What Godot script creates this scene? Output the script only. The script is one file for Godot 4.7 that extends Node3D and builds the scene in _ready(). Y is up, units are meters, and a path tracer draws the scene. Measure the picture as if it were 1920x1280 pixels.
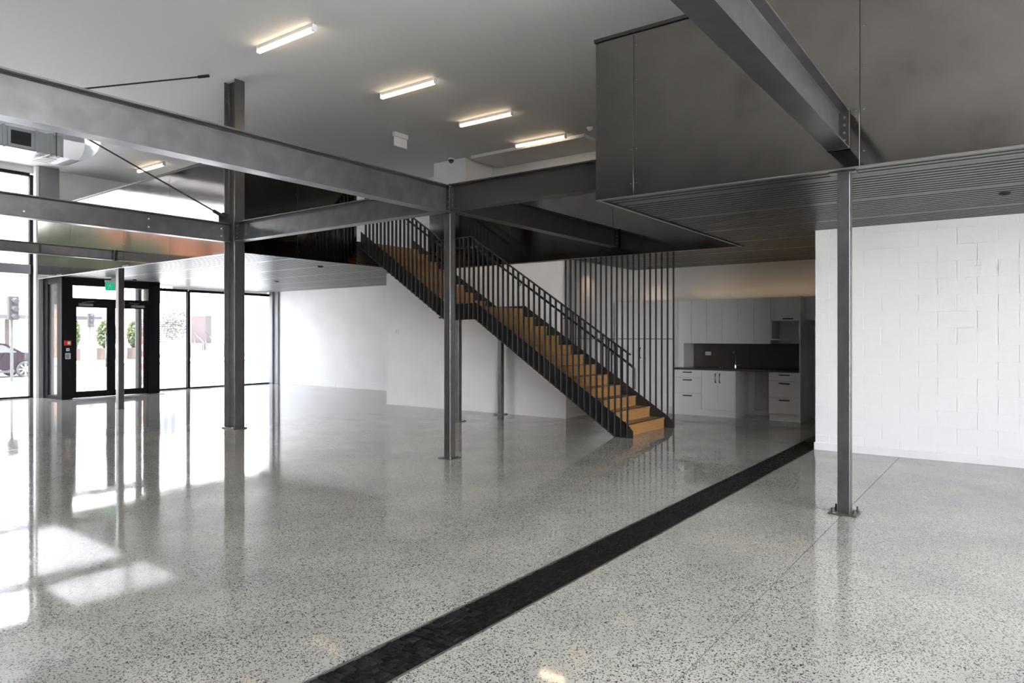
extends Node3D

var M := {}
var names := {}
var cache := {}

# ---------------------------------------------------------------- helpers
func numbered(called: String) -> String:
	var n: int = names.get(called, 0)
	names[called] = n + 1
	return called if n == 0 else "%s_%03d" % [called, n]

func tag(o: Node, label := "", category := "", group := "", kind := "") -> Node:
	if label: o.set_meta("label", label)
	if category: o.set_meta("category", category)
	if group: o.set_meta("group", group)
	if kind: o.set_meta("kind", kind)
	return o

func thing(called: String, label: String, category: String, at := Vector3.ZERO, turn := 0.0, group := "") -> Node3D:
	var o := Node3D.new()
	o.name = numbered(called)
	add_child(o)
	o.position = at
	o.rotation.y = turn
	tag(o, label, category, group)
	return o

func struct(called: String, label := "") -> Node3D:
	var o := Node3D.new()
	o.name = numbered(called)
	add_child(o)
	tag(o, label, "", "", "structure")
	return o

func put(called: String, mesh: Mesh, m: Material, parent: Node, at := Vector3.ZERO, turn := Vector3.ZERO) -> MeshInstance3D:
	var o := MeshInstance3D.new()
	o.mesh = mesh
	o.material_override = m
	o.name = called
	o.position = at
	o.rotation = turn
	parent.add_child(o, true)
	return o

func st() -> SurfaceTool:
	var s := SurfaceTool.new()
	s.begin(Mesh.PRIMITIVE_TRIANGLES)
	return s

func vtx(s: SurfaceTool, p: Vector3, n: Vector3) -> void:
	s.set_normal(n)
	s.add_vertex(p)

func tri(s: SurfaceTool, a: Vector3, b: Vector3, c: Vector3, n: Vector3) -> void:
	if (b - a).cross(c - a).dot(n) > 0.0:
		var t := b
		b = c
		c = t
	vtx(s, a, n); vtx(s, b, n); vtx(s, c, n)

func quad(s: SurfaceTool, a: Vector3, b: Vector3, c: Vector3, d: Vector3, n: Vector3) -> void:
	tri(s, a, b, c, n)
	tri(s, a, c, d, n)

# a chamfered box as six faces with twelve slim bevels and eight corners
func add_box(s: SurfaceTool, c: Vector3, z: Vector3, bev := 0.0) -> void:
	var h := z * 0.5
	var b: float = minf(bev, minf(h.x, minf(h.y, h.z)) * 0.45)
	for ax in 3:
		var u := (ax + 1) % 3
		var v := (ax + 2) % 3
		for sg in [-1.0, 1.0]:
			var n := Vector3.ZERO
			n[ax] = sg
			var q := []
			for k in [[-1, -1], [1, -1], [1, 1], [-1, 1]]:
				var p := Vector3.ZERO
				p[ax] = sg * h[ax]
				p[u] = k[0] * (h[u] - b)
				p[v] = k[1] * (h[v] - b)
				q.append(c + p)
			quad(s, q[0], q[1], q[2], q[3], n)
	if b <= 0.0:
		return
	for ax in 3:
		var u := (ax + 1) % 3
		var v := (ax + 2) % 3
		for su in [-1.0, 1.0]:
			for sv in [-1.0, 1.0]:
				var q := []
				for k in [[-1, 0], [1, 0], [1, 1], [-1, 1]]:
					var p := Vector3.ZERO
					p[ax] = k[0] * (h[ax] - b)
					p[u] = su * (h[u] - (b if k[1] == 1 else 0.0))
					p[v] = sv * (h[v] - (0.0 if k[1] == 1 else b))
					q.append(c + p)
				var n := Vector3.ZERO
				n[u] = su
				n[v] = sv
				quad(s, q[0], q[1], q[2], q[3], n.normalized())
	for sx in [-1.0, 1.0]:
		for sy in [-1.0, 1.0]:
			for sz in [-1.0, 1.0]:
				var e := Vector3(sx * h.x, sy * h.y, sz * h.z)
				tri(s, c + e - Vector3(0, sy, sz) * b, c + e - Vector3(sx, 0, sz) * b, c + e - Vector3(sx, sy, 0) * b, Vector3(sx, sy, sz).normalized())

func boxm(z: Vector3, bev := 0.0) -> Mesh:
	var key := "b%.4f,%.4f,%.4f,%.4f" % [z.x, z.y, z.z, bev]
	if not cache.has(key):
		var s := st()
		add_box(s, Vector3.ZERO, z, bev)
		cache[key] = s.commit()
	return cache[key]

# box between two corners, as a part
func bx(called: String, a: Vector3, b: Vector3, m: Material, parent: Node, bev := 0.0) -> MeshInstance3D:
	return put(called, boxm((b - a).abs(), bev), m, parent, (a + b) * 0.5)

# prism: polygon in the plane of two axes, pushed along a third
func add_prism(s: SurfaceTool, poly: PackedVector2Array, o: Vector3, ux: Vector3, uy: Vector3, along: Vector3) -> void:
	var n := along.normalized()
	var idx := Geometry2D.triangulate_polygon(poly)
	var p := []
	for q in poly:
		p.append(o + ux * q.x + uy * q.y)
	for i in range(0, idx.size(), 3):
		tri(s, p[idx[i]], p[idx[i + 1]], p[idx[i + 2]], -n)
		tri(s, p[idx[i]] + along, p[idx[i + 1]] + along, p[idx[i + 2]] + along, n)
	var area := 0.0
	for i in poly.size():
		area += poly[i].cross(poly[(i + 1) % poly.size()])
	for i in poly.size():
		var j := (i + 1) % poly.size()
		var d := poly[j] - poly[i]
		var n2 := Vector2(d.y, -d.x).normalized() * signf(area)
		quad(s, p[i], p[j], p[j] + along, p[i] + along, (ux * n2.x + uy * n2.y).normalized())

func prism(poly: Array, o: Vector3, ux: Vector3, uy: Vector3, along: Vector3) -> Mesh:
	var s := st()
	add_prism(s, PackedVector2Array(poly), o, ux, uy, along)
	return s.commit()

# I section, depth d, flange b, flange thickness tf, web tw
func i_poly(d: float, b: float, tf: float, tw: float) -> Array:
	var h := d / 2
	var w := b / 2
	var t := tw / 2
	var r := tf * 0.9
	return [Vector2(-w, -h), Vector2(w, -h), Vector2(w, -h + tf), Vector2(t + r, -h + tf), Vector2(t, -h + tf + r), Vector2(t, h - tf - r), Vector2(t + r, h - tf), Vector2(w, h - tf), Vector2(w, h), Vector2(-w, h), Vector2(-w, h - tf), Vector2(-t - r, h - tf), Vector2(-t, h - tf - r), Vector2(-t, -h + tf + r), Vector2(-t - r, -h + tf), Vector2(-w, -h + tf)]

func round_rect(w: float, h: float, r: float, k := 4) -> Array:
	var out := []
	for c in [[1, 1, 0.0], [-1, 1, 0.5], [-1, -1, 1.0], [1, -1, 1.5]]:
		for i in k + 1:
			var a: float = (c[2] + 0.5 * i / k) * PI
			out.append(Vector2(c[0] * (w / 2 - r) + r * cos(a), c[1] * (h / 2 - r) + r * sin(a)))
	return out

# tube through points
func add_tube(s: SurfaceTool, pts: Array, r: float, k := 8, caps := true) -> void:
	var rings := []
	var up := Vector3.UP
	for i in pts.size():
		var d: Vector3
		if i == 0: d = pts[1] - pts[0]
		elif i == pts.size() - 1: d = pts[i] - pts[i - 1]
		else: d = (pts[i] - pts[i - 1]).normalized() + (pts[i + 1] - pts[i]).normalized()
		d = d.normalized()
		var u := (Vector3.RIGHT if absf(d.dot(up)) > 0.95 else up).cross(d).normalized()
		var v := d.cross(u)
		var ring := []
		for j in k:
			var a := TAU * j / k
			ring.append(u * cos(a) + v * sin(a))
		rings.append(ring)
	for i in pts.size() - 1:
		for j in k:
			var q := (j + 1) % k
			var a: Vector3 = pts[i] + rings[i][j] * r
			var b: Vector3 = pts[i] + rings[i][q] * r
			var c: Vector3 = pts[i + 1] + rings[i + 1][q] * r
			var d: Vector3 = pts[i + 1] + rings[i + 1][j] * r
			var n: Vector3 = (rings[i][j] + rings[i][q]).normalized()
			var flip := (b - a).cross(c - a).dot(n) > 0.0
			var vs := [[a, rings[i][j]], [b, rings[i][q]], [c, rings[i + 1][q]], [d, rings[i + 1][j]]]
			for t in ([0, 2, 1, 0, 3, 2] if flip else [0, 1, 2, 0, 2, 3]):
				vtx(s, vs[t][0], vs[t][1])
	if caps:
		for e in [0, pts.size() - 1]:
			var n: Vector3 = (pts[0] - pts[1] if e == 0 else pts[e] - pts[e - 1]).normalized()
			for j in k:
				tri(s, pts[e], pts[e] + rings[e][j] * r, pts[e] + rings[e][(j + 1) % k] * r, n)

func tube(pts: Array, r: float, k := 8) -> Mesh:
	var s := st()
	add_tube(s, pts, r, k)
	return s.commit()

# lathe around y: profile of (radius, y)
func lathe(prof: Array, k := 16) -> Mesh:
	var s := st()
	for i in prof.size() - 1:
		var a: Vector2 = prof[i]
		var b: Vector2 = prof[i + 1]
		var d := b - a
		var n2 := Vector2(d.y, -d.x).normalized()
		for j in k:
			var t0 := TAU * j / k
			var t1 := TAU * (j + 1) / k
			var r0 := Vector3(cos(t0), 0, sin(t0))
			var r1 := Vector3(cos(t1), 0, sin(t1))
			var n := ((r0 + r1).normalized() * n2.x + Vector3.UP * n2.y).normalized()
			quad(s, r0 * a.x + Vector3.UP * a.y, r1 * a.x + Vector3.UP * a.y, r1 * b.x + Vector3.UP * b.y, r0 * b.x + Vector3.UP * b.y, n)
	return s.commit()

func noise_tex(freq: float, lo: Color, hi: Color, sz := 512, sd := 1, oct := 4, stops := []) -> NoiseTexture2D:
	var f := FastNoiseLite.new()
	f.noise_type = FastNoiseLite.TYPE_SIMPLEX_SMOOTH
	f.frequency = freq
	f.fractal_octaves = oct
	f.seed = sd
	var t := NoiseTexture2D.new()
	t.width = sz
	t.height = sz
	t.seamless = true
	t.noise = f
	var g := Gradient.new()
	g.set_color(0, lo)
	g.set_color(1, hi)
	for q in stops:
		g.add_point(q[0], q[1])
	t.color_ramp = g
	return t

func lin(r: float, g: float, b: float) -> Color:
	return Color(r, g, b).linear_to_srgb()

func mat(c: Color, rough := 0.6, metal := 0.0, spec := 0.5) -> StandardMaterial3D:
	var m := StandardMaterial3D.new()
	m.albedo_color = c
	m.roughness = rough
	m.metallic = metal
	m.metallic_specular = spec
	return m

func tri_map(m: StandardMaterial3D, scale: float, world := true) -> void:
	m.uv1_triplanar = true
	m.uv1_world_triplanar = world
	m.uv1_scale = Vector3.ONE * scale

func grey(v: float) -> Color:
	return Color(v, v, v)

func glow(c: Color, e: float) -> StandardMaterial3D:
	var m := mat(c, 0.5)
	m.emission_enabled = true
	m.emission = c
	m.emission_energy_multiplier = e
	return m

# polished concrete: pale paste, ground dark and mid stones, cloudy patches of fewer stones
func concrete_image() -> ImageTexture:
	var n := 1536
	var rng := RandomNumberGenerator.new()
	rng.seed = 11
	var data := PackedByteArray()
	data.resize(n * n * 3)
	var f := FastNoiseLite.new()
	f.seed = 5
	f.frequency = 0.004
	f.fractal_octaves = 3
	var cells := 192
	var low := PackedFloat32Array()
	low.resize(cells * cells)
	for y in cells:
		for x in cells:   # tileable by mapping on a torus
			var ax := TAU * x / cells
			var ay := TAU * y / cells
			low[y * cells + x] = f.get_noise_3d(cos(ax) * 260 + 400, sin(ax) * 260 + cos(ay) * 260, sin(ay) * 260)
	for y in n:
		for x in n:
			var l: float = low[(y / 8) * cells + x / 8]
			var v: int = 196 + int(l * 12) + (rng.randi() & 15) - 8
			var i := (y * n + x) * 3
			data[i] = v
			data[i + 1] = v
			data[i + 2] = v - 5
	for k in 84000:
		var cx := rng.randi_range(0, n - 1)
		var cy := rng.randi_range(0, n - 1)
		var l: float = low[(cy / 8) * cells + cx / 8]
		if rng.randf() > 0.86 + l * 0.9:
			continue
		var big := rng.randf()
		var r := 1.0 + 1.6 * big * big + 1.8 * pow(rng.randf(), 8)
		var el := rng.randf_range(0.5, 0.9)
		var an := rng.randf() * PI
		var ca := cos(an)
		var sa := sin(an)
		var tone := rng.randf()
		var v: int = int(lerpf(34, 88, tone)) if tone < 0.72 else int(lerpf(110, 168, (tone - 0.72) / 0.28))
		var warm := rng.randi_range(-3, 5)
		var ri := int(ceil(r))
		for dy in range(-ri, ri + 1):
			for dx in range(-ri, ri + 1):
				var u := (dx * ca + dy * sa) / r
				var w := (-dx * sa + dy * ca) / (r * el)
				if u * u + w * w < 1.0 and absf(u) + absf(w) < 1.25:
					var i: int = (((cy + dy + n) % n) * n + (cx + dx + n) % n) * 3
					data[i] = v + warm
					data[i + 1] = v
					data[i + 2] = v - warm
	return ImageTexture.create_from_image(Image.create_from_data(n, n, false, Image.FORMAT_RGB8, data))

func materials() -> void:
	var m: StandardMaterial3D
	m = mat(lin(0.79, 0.772, 0.748), 0.1, 0.0, 0.5)
	m.albedo_texture = concrete_image()
	tri_map(m, 0.42)
	m.detail_enabled = true
	m.detail_blend_mode = BaseMaterial3D.BLEND_MODE_MUL
	m.detail_albedo = noise_tex(0.012, grey(0.9), grey(1.0), 512, 21, 5, [[0.45, Color(0.95, 0.95, 0.94)], [0.62, Color(0.98, 0.97, 0.95)]])
	m.detail_uv_layer = BaseMaterial3D.DETAIL_UV_2
	m.uv2_triplanar = true
	m.uv2_world_triplanar = true
	m.uv2_scale = Vector3.ONE * 0.16
	m.roughness = 0.075
	m.roughness_texture = noise_tex(0.02, grey(0.5), grey(1.0), 512, 31, 4)
	M.concrete = m

	M.groove = mat(lin(0.05, 0.05, 0.05), 0.8)
	m = mat(lin(1, 1, 1), 0.36, 0.8)
	m.albedo_texture = noise_tex(0.012, lin(0.12, 0.12, 0.122), lin(0.17, 0.17, 0.17), 512, 3, 5)
	m.roughness_texture = noise_tex(0.02, grey(0.8), grey(1.0), 256, 6, 4)
	tri_map(m, 0.6)
	M.steel = m
	m = mat(lin(1, 1, 1), 0.11, 1.0)
	m.albedo_texture = noise_tex(0.006, lin(0.11, 0.101, 0.094), lin(0.17, 0.158, 0.148), 512, 8, 5, [[0.25, lin(0.14, 0.13, 0.122)]])
	m.roughness_texture = noise_tex(0.01, grey(0.75), grey(1.0), 512, 9, 5)
	tri_map(m, 0.35)
	M.fascia = m
	M.steel_shaded = mat(lin(0.06, 0.06, 0.06), 0.4, 0.6)  # same steel, darker: shade on two beams put into the colour
	M.fascia_edge = mat(lin(0.3, 0.29, 0.28), 0.35, 0.9)
	M.screw = mat(lin(0.12, 0.12, 0.12), 0.35, 0.9)
	M.bolt = mat(lin(0.16, 0.16, 0.165), 0.4, 0.8)
	m = mat(lin(0.014, 0.014, 0.0145), 0.42)
	M.black = m
	M.frame = mat(lin(0.012, 0.0125, 0.014), 0.55, 0.0, 0.2)
	M.slat = mat(lin(0.035, 0.035, 0.035), 0.32)
	M.slat_back = mat(lin(0.004, 0.004, 0.004), 0.8)
	M.wall = mat(lin(0.8, 0.8, 0.8), 0.7)
	M.wall.albedo_texture = noise_tex(0.01, grey(0.97), grey(1.0), 256, 2, 4)
	tri_map(M.wall, 0.5)
	M.ceiling = mat(lin(0.72, 0.72, 0.71), 0.75)
	M.block = mat(lin(0.82, 0.82, 0.82), 0.55)
	M.block.normal_enabled = true
	M.block.normal_texture = bump_tex(0.09, 41)
	M.block.normal_scale = 0.25
	tri_map(M.block, 1.5)
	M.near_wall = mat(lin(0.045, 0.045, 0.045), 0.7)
	M.outer = mat(lin(0.55, 0.55, 0.54), 0.8)
	M.cabinet = mat(lin(0.8, 0.8, 0.8), 0.35)
	M.carcass = mat(lin(0.6, 0.6, 0.6), 0.5)
	M.bench = mat(lin(0.09, 0.084, 0.08), 0.22)
	M.splash = mat(lin(0.1, 0.088, 0.08), 0.12)
	M.chrome = mat(lin(0.75, 0.75, 0.75), 0.15, 1.0)
	M.galv = mat(lin(0.5, 0.52, 0.54), 0.3, 0.9)
	M.grille = mat(lin(0.02, 0.02, 0.02), 0.5)
	m = mat(lin(1, 1, 1), 0.45)
	m.albedo_texture = wood_tex(lin(0.36, 0.18, 0.06), lin(0.5, 0.28, 0.1), 51)
	m.uv1_triplanar = true
	m.uv1_world_triplanar = true
	m.uv1_scale = Vector3(1.2, 6.0, 1.2)
	M.oak = m
	M.nosing = mat(lin(0.32, 0.32, 0.33), 0.4, 0.7)
	M.nosing_insert = mat(lin(0.03, 0.03, 0.03), 0.7)
	M.white_plastic = mat(lin(0.75, 0.75, 0.75), 0.4)
	M.led = glow(Color(1.0, 0.9, 0.76), 1.9)
	M.red = mat(lin(0.55, 0.03, 0.02), 0.4)
	M.green = glow(lin(0.0, 0.23, 0.11), 0.4)
	M.grey_column = mat(lin(0.22, 0.225, 0.24), 0.45)
	m = mat(Color(1, 1, 1, 0.03), 0.0)
	m.transparency = BaseMaterial3D.TRANSPARENCY_ALPHA
	M.glass = m
	M.sett = [mat(lin(0.005, 0.005, 0.005), 0.4, 0.0, 0.2), mat(lin(0.007, 0.007, 0.0075), 0.45, 0.0, 0.25), mat(lin(0.012, 0.012, 0.012), 0.5, 0.0, 0.3)]
	M.asphalt = mat(lin(0.3, 0.3, 0.3), 0.9)
	M.paving = mat(lin(0.62, 0.62, 0.6), 0.9)
	M.kerb = mat(lin(0.12, 0.12, 0.13), 0.9)
	M.render_white = mat(lin(0.75, 0.75, 0.74), 0.9)
	M.render_cream = mat(lin(0.7, 0.66, 0.6), 0.9)
	M.orange = mat(lin(0.2, 0.07, 0.028), 0.9)
	M.roof_dark = mat(lin(0.02, 0.022, 0.027), 0.8)
	M.ext_glass = mat(lin(0.035, 0.045, 0.06), 0.3)
	M.ext_dark = mat(lin(0.02, 0.018, 0.02), 0.7)
	M.ext_mauve = mat(lin(0.04, 0.028, 0.03), 0.7)
	M.teal = mat(lin(0.05, 0.075, 0.08), 0.5)
	M.leaf = mat(lin(0.035, 0.05, 0.018), 0.7)
	M.leaf.backlight_enabled = true
	M.leaf.backlight = lin(0.05, 0.07, 0.02)
	M.leaf_grey = mat(lin(0.03, 0.034, 0.028), 0.8)
	M.bark = mat(lin(0.12, 0.1, 0.08), 0.9)
	M.planter = mat(lin(0.03, 0.02, 0.017), 0.8)
	M.car = mat(lin(0.009, 0.005, 0.009), 0.45, 0.0, 0.2)
	M.car_glass = mat(lin(0.03, 0.035, 0.04), 0.05)
	M.tyre = mat(lin(0.02, 0.02, 0.02), 0.8)
	M.alloy = mat(lin(0.65, 0.65, 0.65), 0.3, 0.6)
	M.signal = mat(lin(0.01, 0.01, 0.014), 0.7)
	M.post_green = mat(lin(0.03, 0.036, 0.034), 0.5)

func bump_tex(freq: float, sd: int) -> NoiseTexture2D:
	var f := FastNoiseLite.new()
	f.frequency = freq
	f.seed = sd
	var t := NoiseTexture2D.new()
	t.width = 512
	t.height = 512
	t.seamless = true
	t.as_normal_map = true
	t.bump_strength = 4.0
	t.noise = f
	return t

func wood_tex(a: Color, b: Color, sd: int) -> ImageTexture:
	var n := 256
	var im := Image.create(n, n, false, Image.FORMAT_RGB8)
	var f := FastNoiseLite.new()
	f.seed = sd
	f.frequency = 0.02
	for y in n:
		for x in n:
			var q := f.get_noise_2d(x * 0.5, y * 5.0) * 0.6 + f.get_noise_2d(x * 0.2 + 500, y * 1.3) * 0.5
			im.set_pixel(x, y, a.lerp(b, clampf(0.5 + q, 0, 1)))
	return ImageTexture.create_from_image(im)

# ---------------------------------------------------------------- main
const CAM_F := 1313.5
const ZC := -6.34          # face of the right mezzanine
const ZL := -6.70          # face of the left mezzanine
const SOF := 2.9           # underside of the slatted ceilings
const TOPF := 4.5          # top of the steel upstands
const CEIL := 5.65
const RIGHT := 5.2         # window wall beyond the right edge of the frame
const NEAR := 7.0          # wall behind the camera

func _ready() -> void:
	var cam := Camera3D.new()
	cam.name = "camera"
	cam.projection = Camera3D.PROJECTION_FRUSTUM
	cam.near = 0.05
	cam.far = 400.0
	cam.size = 1280.0 * cam.near / CAM_F
	cam.frustum_offset = Vector2(7.75, -9.75) * cam.near / CAM_F
	add_child(cam)
	cam.position = Vector3(0, 1.5, 0)
	cam.rotation_degrees = Vector3(0, 36.17, 0)
	cam.current = true

	var env := Environment.new()
	env.background_mode = Environment.BG_SKY
	var sky := Sky.new()
	var sm := ProceduralSkyMaterial.new()
	sm.sky_top_color = Color(0.75, 0.78, 0.84)
	sm.sky_horizon_color = Color(0.975, 0.965, 0.955)
	sm.sky_curve = 0.14
	sm.ground_bottom_color = Color(0.5, 0.5, 0.5)
	sm.ground_horizon_color = Color(0.75, 0.77, 0.8)
	sm.sky_energy_multiplier = 1.0
	sky.sky_material = sm
	env.sky = sky
	env.background_energy_multiplier = 4.5
	env.ambient_light_source = Environment.AMBIENT_SOURCE_SKY
	env.tonemap_mode = Environment.TONE_MAPPER_LINEAR
	env.tonemap_exposure = 4.7
	env.sdfgi_enabled = true
	env.ssao_enabled = true
	env.ssil_enabled = true
	var we := WorldEnvironment.new()
	we.name = "world_environment"
	we.environment = env
	add_child(we)
	var sun := DirectionalLight3D.new()
	sun.name = "sun"
	sun.light_color = Color(1.0, 0.97, 0.92)
	sun.light_energy = 2.5
	sun.light_angular_distance = 0.6
	sun.shadow_enabled = true
	add_child(sun)
	sun.look_at_from_position(Vector3.ZERO, -Vector3(0.32, 0.86, 0.4), Vector3.UP)

	materials()
	shell()
	glazing()
	entry()
	mezzanine()
	steelwork()
	stairs()
	screen()
	kitchen()
	paving_strip()
	fittings()
	outside()

# ---------------------------------------------------------------- room shell
func shell() -> void:
	var f := struct("floor", "polished grey concrete floor with ground dark stones")
	# slabs meet at the paving strip and at a sawn joint through the front column
	for s in [[-19.9, -2.512, 7.3], [-2.203, -1.208, 7.3], [-1.203, 5.5, 7.3]]:
		bx("concrete_slab", Vector3(s[0], -0.12, -14.0), Vector3(s[1], 0.0, s[2]), M.concrete, f)
	bx("slab_base", Vector3(-19.9, -0.2, -14.0), Vector3(5.5, -0.12, 7.3), M.groove, f)

	var c := struct("ceiling", "flat light grey plasterboard ceiling above the open hall")
	bx("plasterboard", Vector3(-19.9, CEIL, -14.0), Vector3(5.5, CEIL + 0.25, 7.3), M.ceiling, c)
	bx("bulkhead", Vector3(-10.2, CEIL - 0.07, -13.6), Vector3(-7.2, CEIL, -12.5), M.ceiling, c, 0.004)

	var w := struct("wall_back", "plain white plastered back wall running past both floors")
	bx("plaster", Vector3(-19.9, 0, -13.85), Vector3(5.5, CEIL, -13.6), M.wall, w)
	w = struct("wall_riser", "white boxed riser under the ceiling at the back of the upper floor")
	bx("casing", Vector3(-11.38, 3.37, -13.6), Vector3(-10.4, CEIL, -12.55), M.wall, w, 0.004)
	w = struct("baseboard_back", "white skirting board along the far white wall")
	for k in 3:
		bx("board", Vector3(-18.75 + 2.6 * k, 0, -13.6), Vector3(-18.75 + 2.6 * k + 2.597, 0.19, -13.575), M.wall, w, 0.004)

	w = struct("wall_stair", "white wall panel behind the staircase")
	bx("plaster", Vector3(-11.29, 0, -11.05), Vector3(-6.66, 2.88, -10.9), M.wall, w, 0.003)

	w = struct("wall_front_upper", "grey white plaster wall above the entrance on the upper floor")
	bx("plaster", Vector3(-19.9, 2.98, -10.5), Vector3(-19.55, CEIL, -7.55), M.wall, w)
	bx("plaster", Vector3(-19.9, 5.25, -13.6), Vector3(-19.55, CEIL, -10.5), M.wall, w)
	bx("plaster", Vector3(-19.9, 2.84, -13.6), Vector3(-19.55, 3.4, -10.5), M.wall, w)

	w = struct("wall_kitchen", "painted side walls of the kitchen recess")
	bx("plaster", Vector3(-2.19, 0, -13.6), Vector3(-1.99, SOF + 0.05, -10.1), M.wall, w)
	bx("plaster", Vector3(-6.95, 0, -13.6), Vector3(-6.7, SOF + 0.05, -11.06), M.wall, w)
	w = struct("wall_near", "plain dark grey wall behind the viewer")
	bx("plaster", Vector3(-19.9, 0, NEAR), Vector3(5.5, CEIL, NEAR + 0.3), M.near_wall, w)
	w = struct("wall_side", "white wall to the right of the hall above and beside its window")
	bx("plaster", Vector3(RIGHT, 5.2, -13.6), Vector3(5.5, CEIL, NEAR), M.wall, w)
	bx("plaster", Vector3(RIGHT, 0, -13.6), Vector3(5.5, 5.2, -6.34), M.wall, w)
	bx("plaster", Vector3(RIGHT, 0, 5.99), Vector3(5.5, 5.2, NEAR), M.wall, w)

	# painted block wall, stretcher bond, 390 x 190 blocks with tooled joints
	w = struct("wall_right", "white painted concrete block wall in stretcher bond")
	var zf := -9.9
	bx("mortar", Vector3(-2.186, 0, zf - 0.19), Vector3(RIGHT, SOF + 0.06, zf - 0.006), M.block, w)
	for k in 15:
		var y0 := 0.2 * k
		var y1 := minf(y0 + 0.2, SOF + 0.06)
		var x := -2.01 if k % 2 == 0 else -1.81
		x -= 0.4
		while x < 0.75:
			var a := maxf(x, -2.19)
			var b := x + 0.4
			if b - a > 0.03:
				bx("block", Vector3(a + (0.006 if a > -2.19 else 0.0), y0 + 0.0004, zf - 0.06), Vector3(b - 0.006, y1 - 0.0004, zf), M.block, w, 0.0012)
			x += 0.4
	w = struct("baseboard_right", "low white skirting at the foot of the block wall")
	bx("board", Vector3(-2.205, 0, zf), Vector3(RIGHT, 0.1, zf + 0.012), M.wall, w, 0.003)

func pane(parent: Node, a: Vector3, b: Vector3) -> void:
	put("pane", boxm((b - a).abs()), M.glass, parent, (a + b) * 0.5)

# a window in a plane x = const, with mullions at the given z and transoms at given heights
func window_x(called: String, label: String, x: float, zs: Array, ys: Array, t := 0.06, d := 0.11) -> Node3D:
	var w := struct(called, label)
	var z0: float = zs[0]
	var z1: float = zs[-1]
	for z in zs:
		bx("mullion", Vector3(x - d / 2, ys[0], z - t / 2), Vector3(x + d / 2, ys[-1], z + t / 2), M.frame, w, 0.004)
	for i in ys.size():
		var y: float = ys[i]
		for k in zs.size() - 1:
			bx("transom", Vector3(x - d / 2, y - t / 2 + (t / 2 if i == 0 else 0.0), zs[k] + t / 2), Vector3(x + d / 2, y + t / 2, zs[k + 1] - t / 2), M.frame, w, 0.004)
	for i in ys.size() - 1:
		for k in zs.size() - 1:
			pane(w, Vector3(x - 0.003, ys[i] + t / 2, zs[k] + t / 2), Vector3(x + 0.003, ys[i + 1] - t / 2, zs[k + 1] - t / 2))
	return w

func glazing() -> void:
	# street glazing, two storeys, left of the entrance
	var zs := []
	for k in 4:
		zs.append(-6.97 + k * 2.2)
	zs.reverse()
	zs.sort()
	var w := window_x("window_1", "tall black framed street window left of the entrance", -19.6, zs, [0.0, 3.13, 5.45], 0.08, 0.12)
	for k in zs.size() - 1:
		bx("spandrel", Vector3(-19.7, 3.02, zs[k] + 0.04), Vector3(-19.5, 3.25, zs[k + 1] - 0.04), M.grey_column, w, 0.004)
	var h := struct("wall_front_header", "narrow white plaster band above the street window")
	bx("plaster", Vector3(-19.9, 5.49, -7.1), Vector3(-19.55, CEIL, -0.33), M.wall, h)
	h = struct("wall_front", "plain street wall left of the tall window outside the frame")
	bx("plaster", Vector3(-19.9, 0, -0.33), Vector3(-19.55, CEIL, NEAR), M.wall, h)
	# street glazing right of the entrance
	window_x("window_2", "black framed shopfront window right of the entrance", -19.3, [-13.62, -12.2, -10.83, -9.62], [0.0, 2.8], 0.075, 0.12)
	window_x("window_4", "added upper floor window lighting the back wall, unseen behind the left steel upstand", -19.7, [-13.55, -12.0, -10.54], [3.4, 5.25], 0.07, 0.12)  # added out of sight to brighten the upper back wall
	# window wall on the right, outside the picture
	window_x("window_3", "black framed window wall outside the right of the frame", RIGHT + 0.12, [-6.3, -3.9, -1.45, 1.0, 3.5, 5.95], [0.0, 2.6, 5.2], 0.07, 0.12)
	var t := thing("column_cladding", "tall grey clad column between street window and entrance", "column", Vector3(-19.45, 0, -7.27))
	put("shaft", prism(round_rect(0.3, 0.44, 0.02), Vector3.ZERO, Vector3.RIGHT, Vector3.BACK, Vector3.UP * CEIL), M.grey_column, t)
	bx("cover_strip", Vector3(0.0, 0, 0.23), Vector3(0.15, CEIL, 0.3), M.white_plastic, t, 0.004)
	t = thing("corner_post", "slim grey steel post where the shopfront meets the white wall", "post", Vector3(-19.1, 0, -13.54))
	bx("shaft", Vector3(-0.15, 0, -0.05), Vector3(0.02, SOF, 0.06), M.grey_column, t, 0.005)
	bx("flange", Vector3(0.02, 0, -0.05), Vector3(0.22, SOF, 0.0), M.grey_column, t, 0.004)

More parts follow.
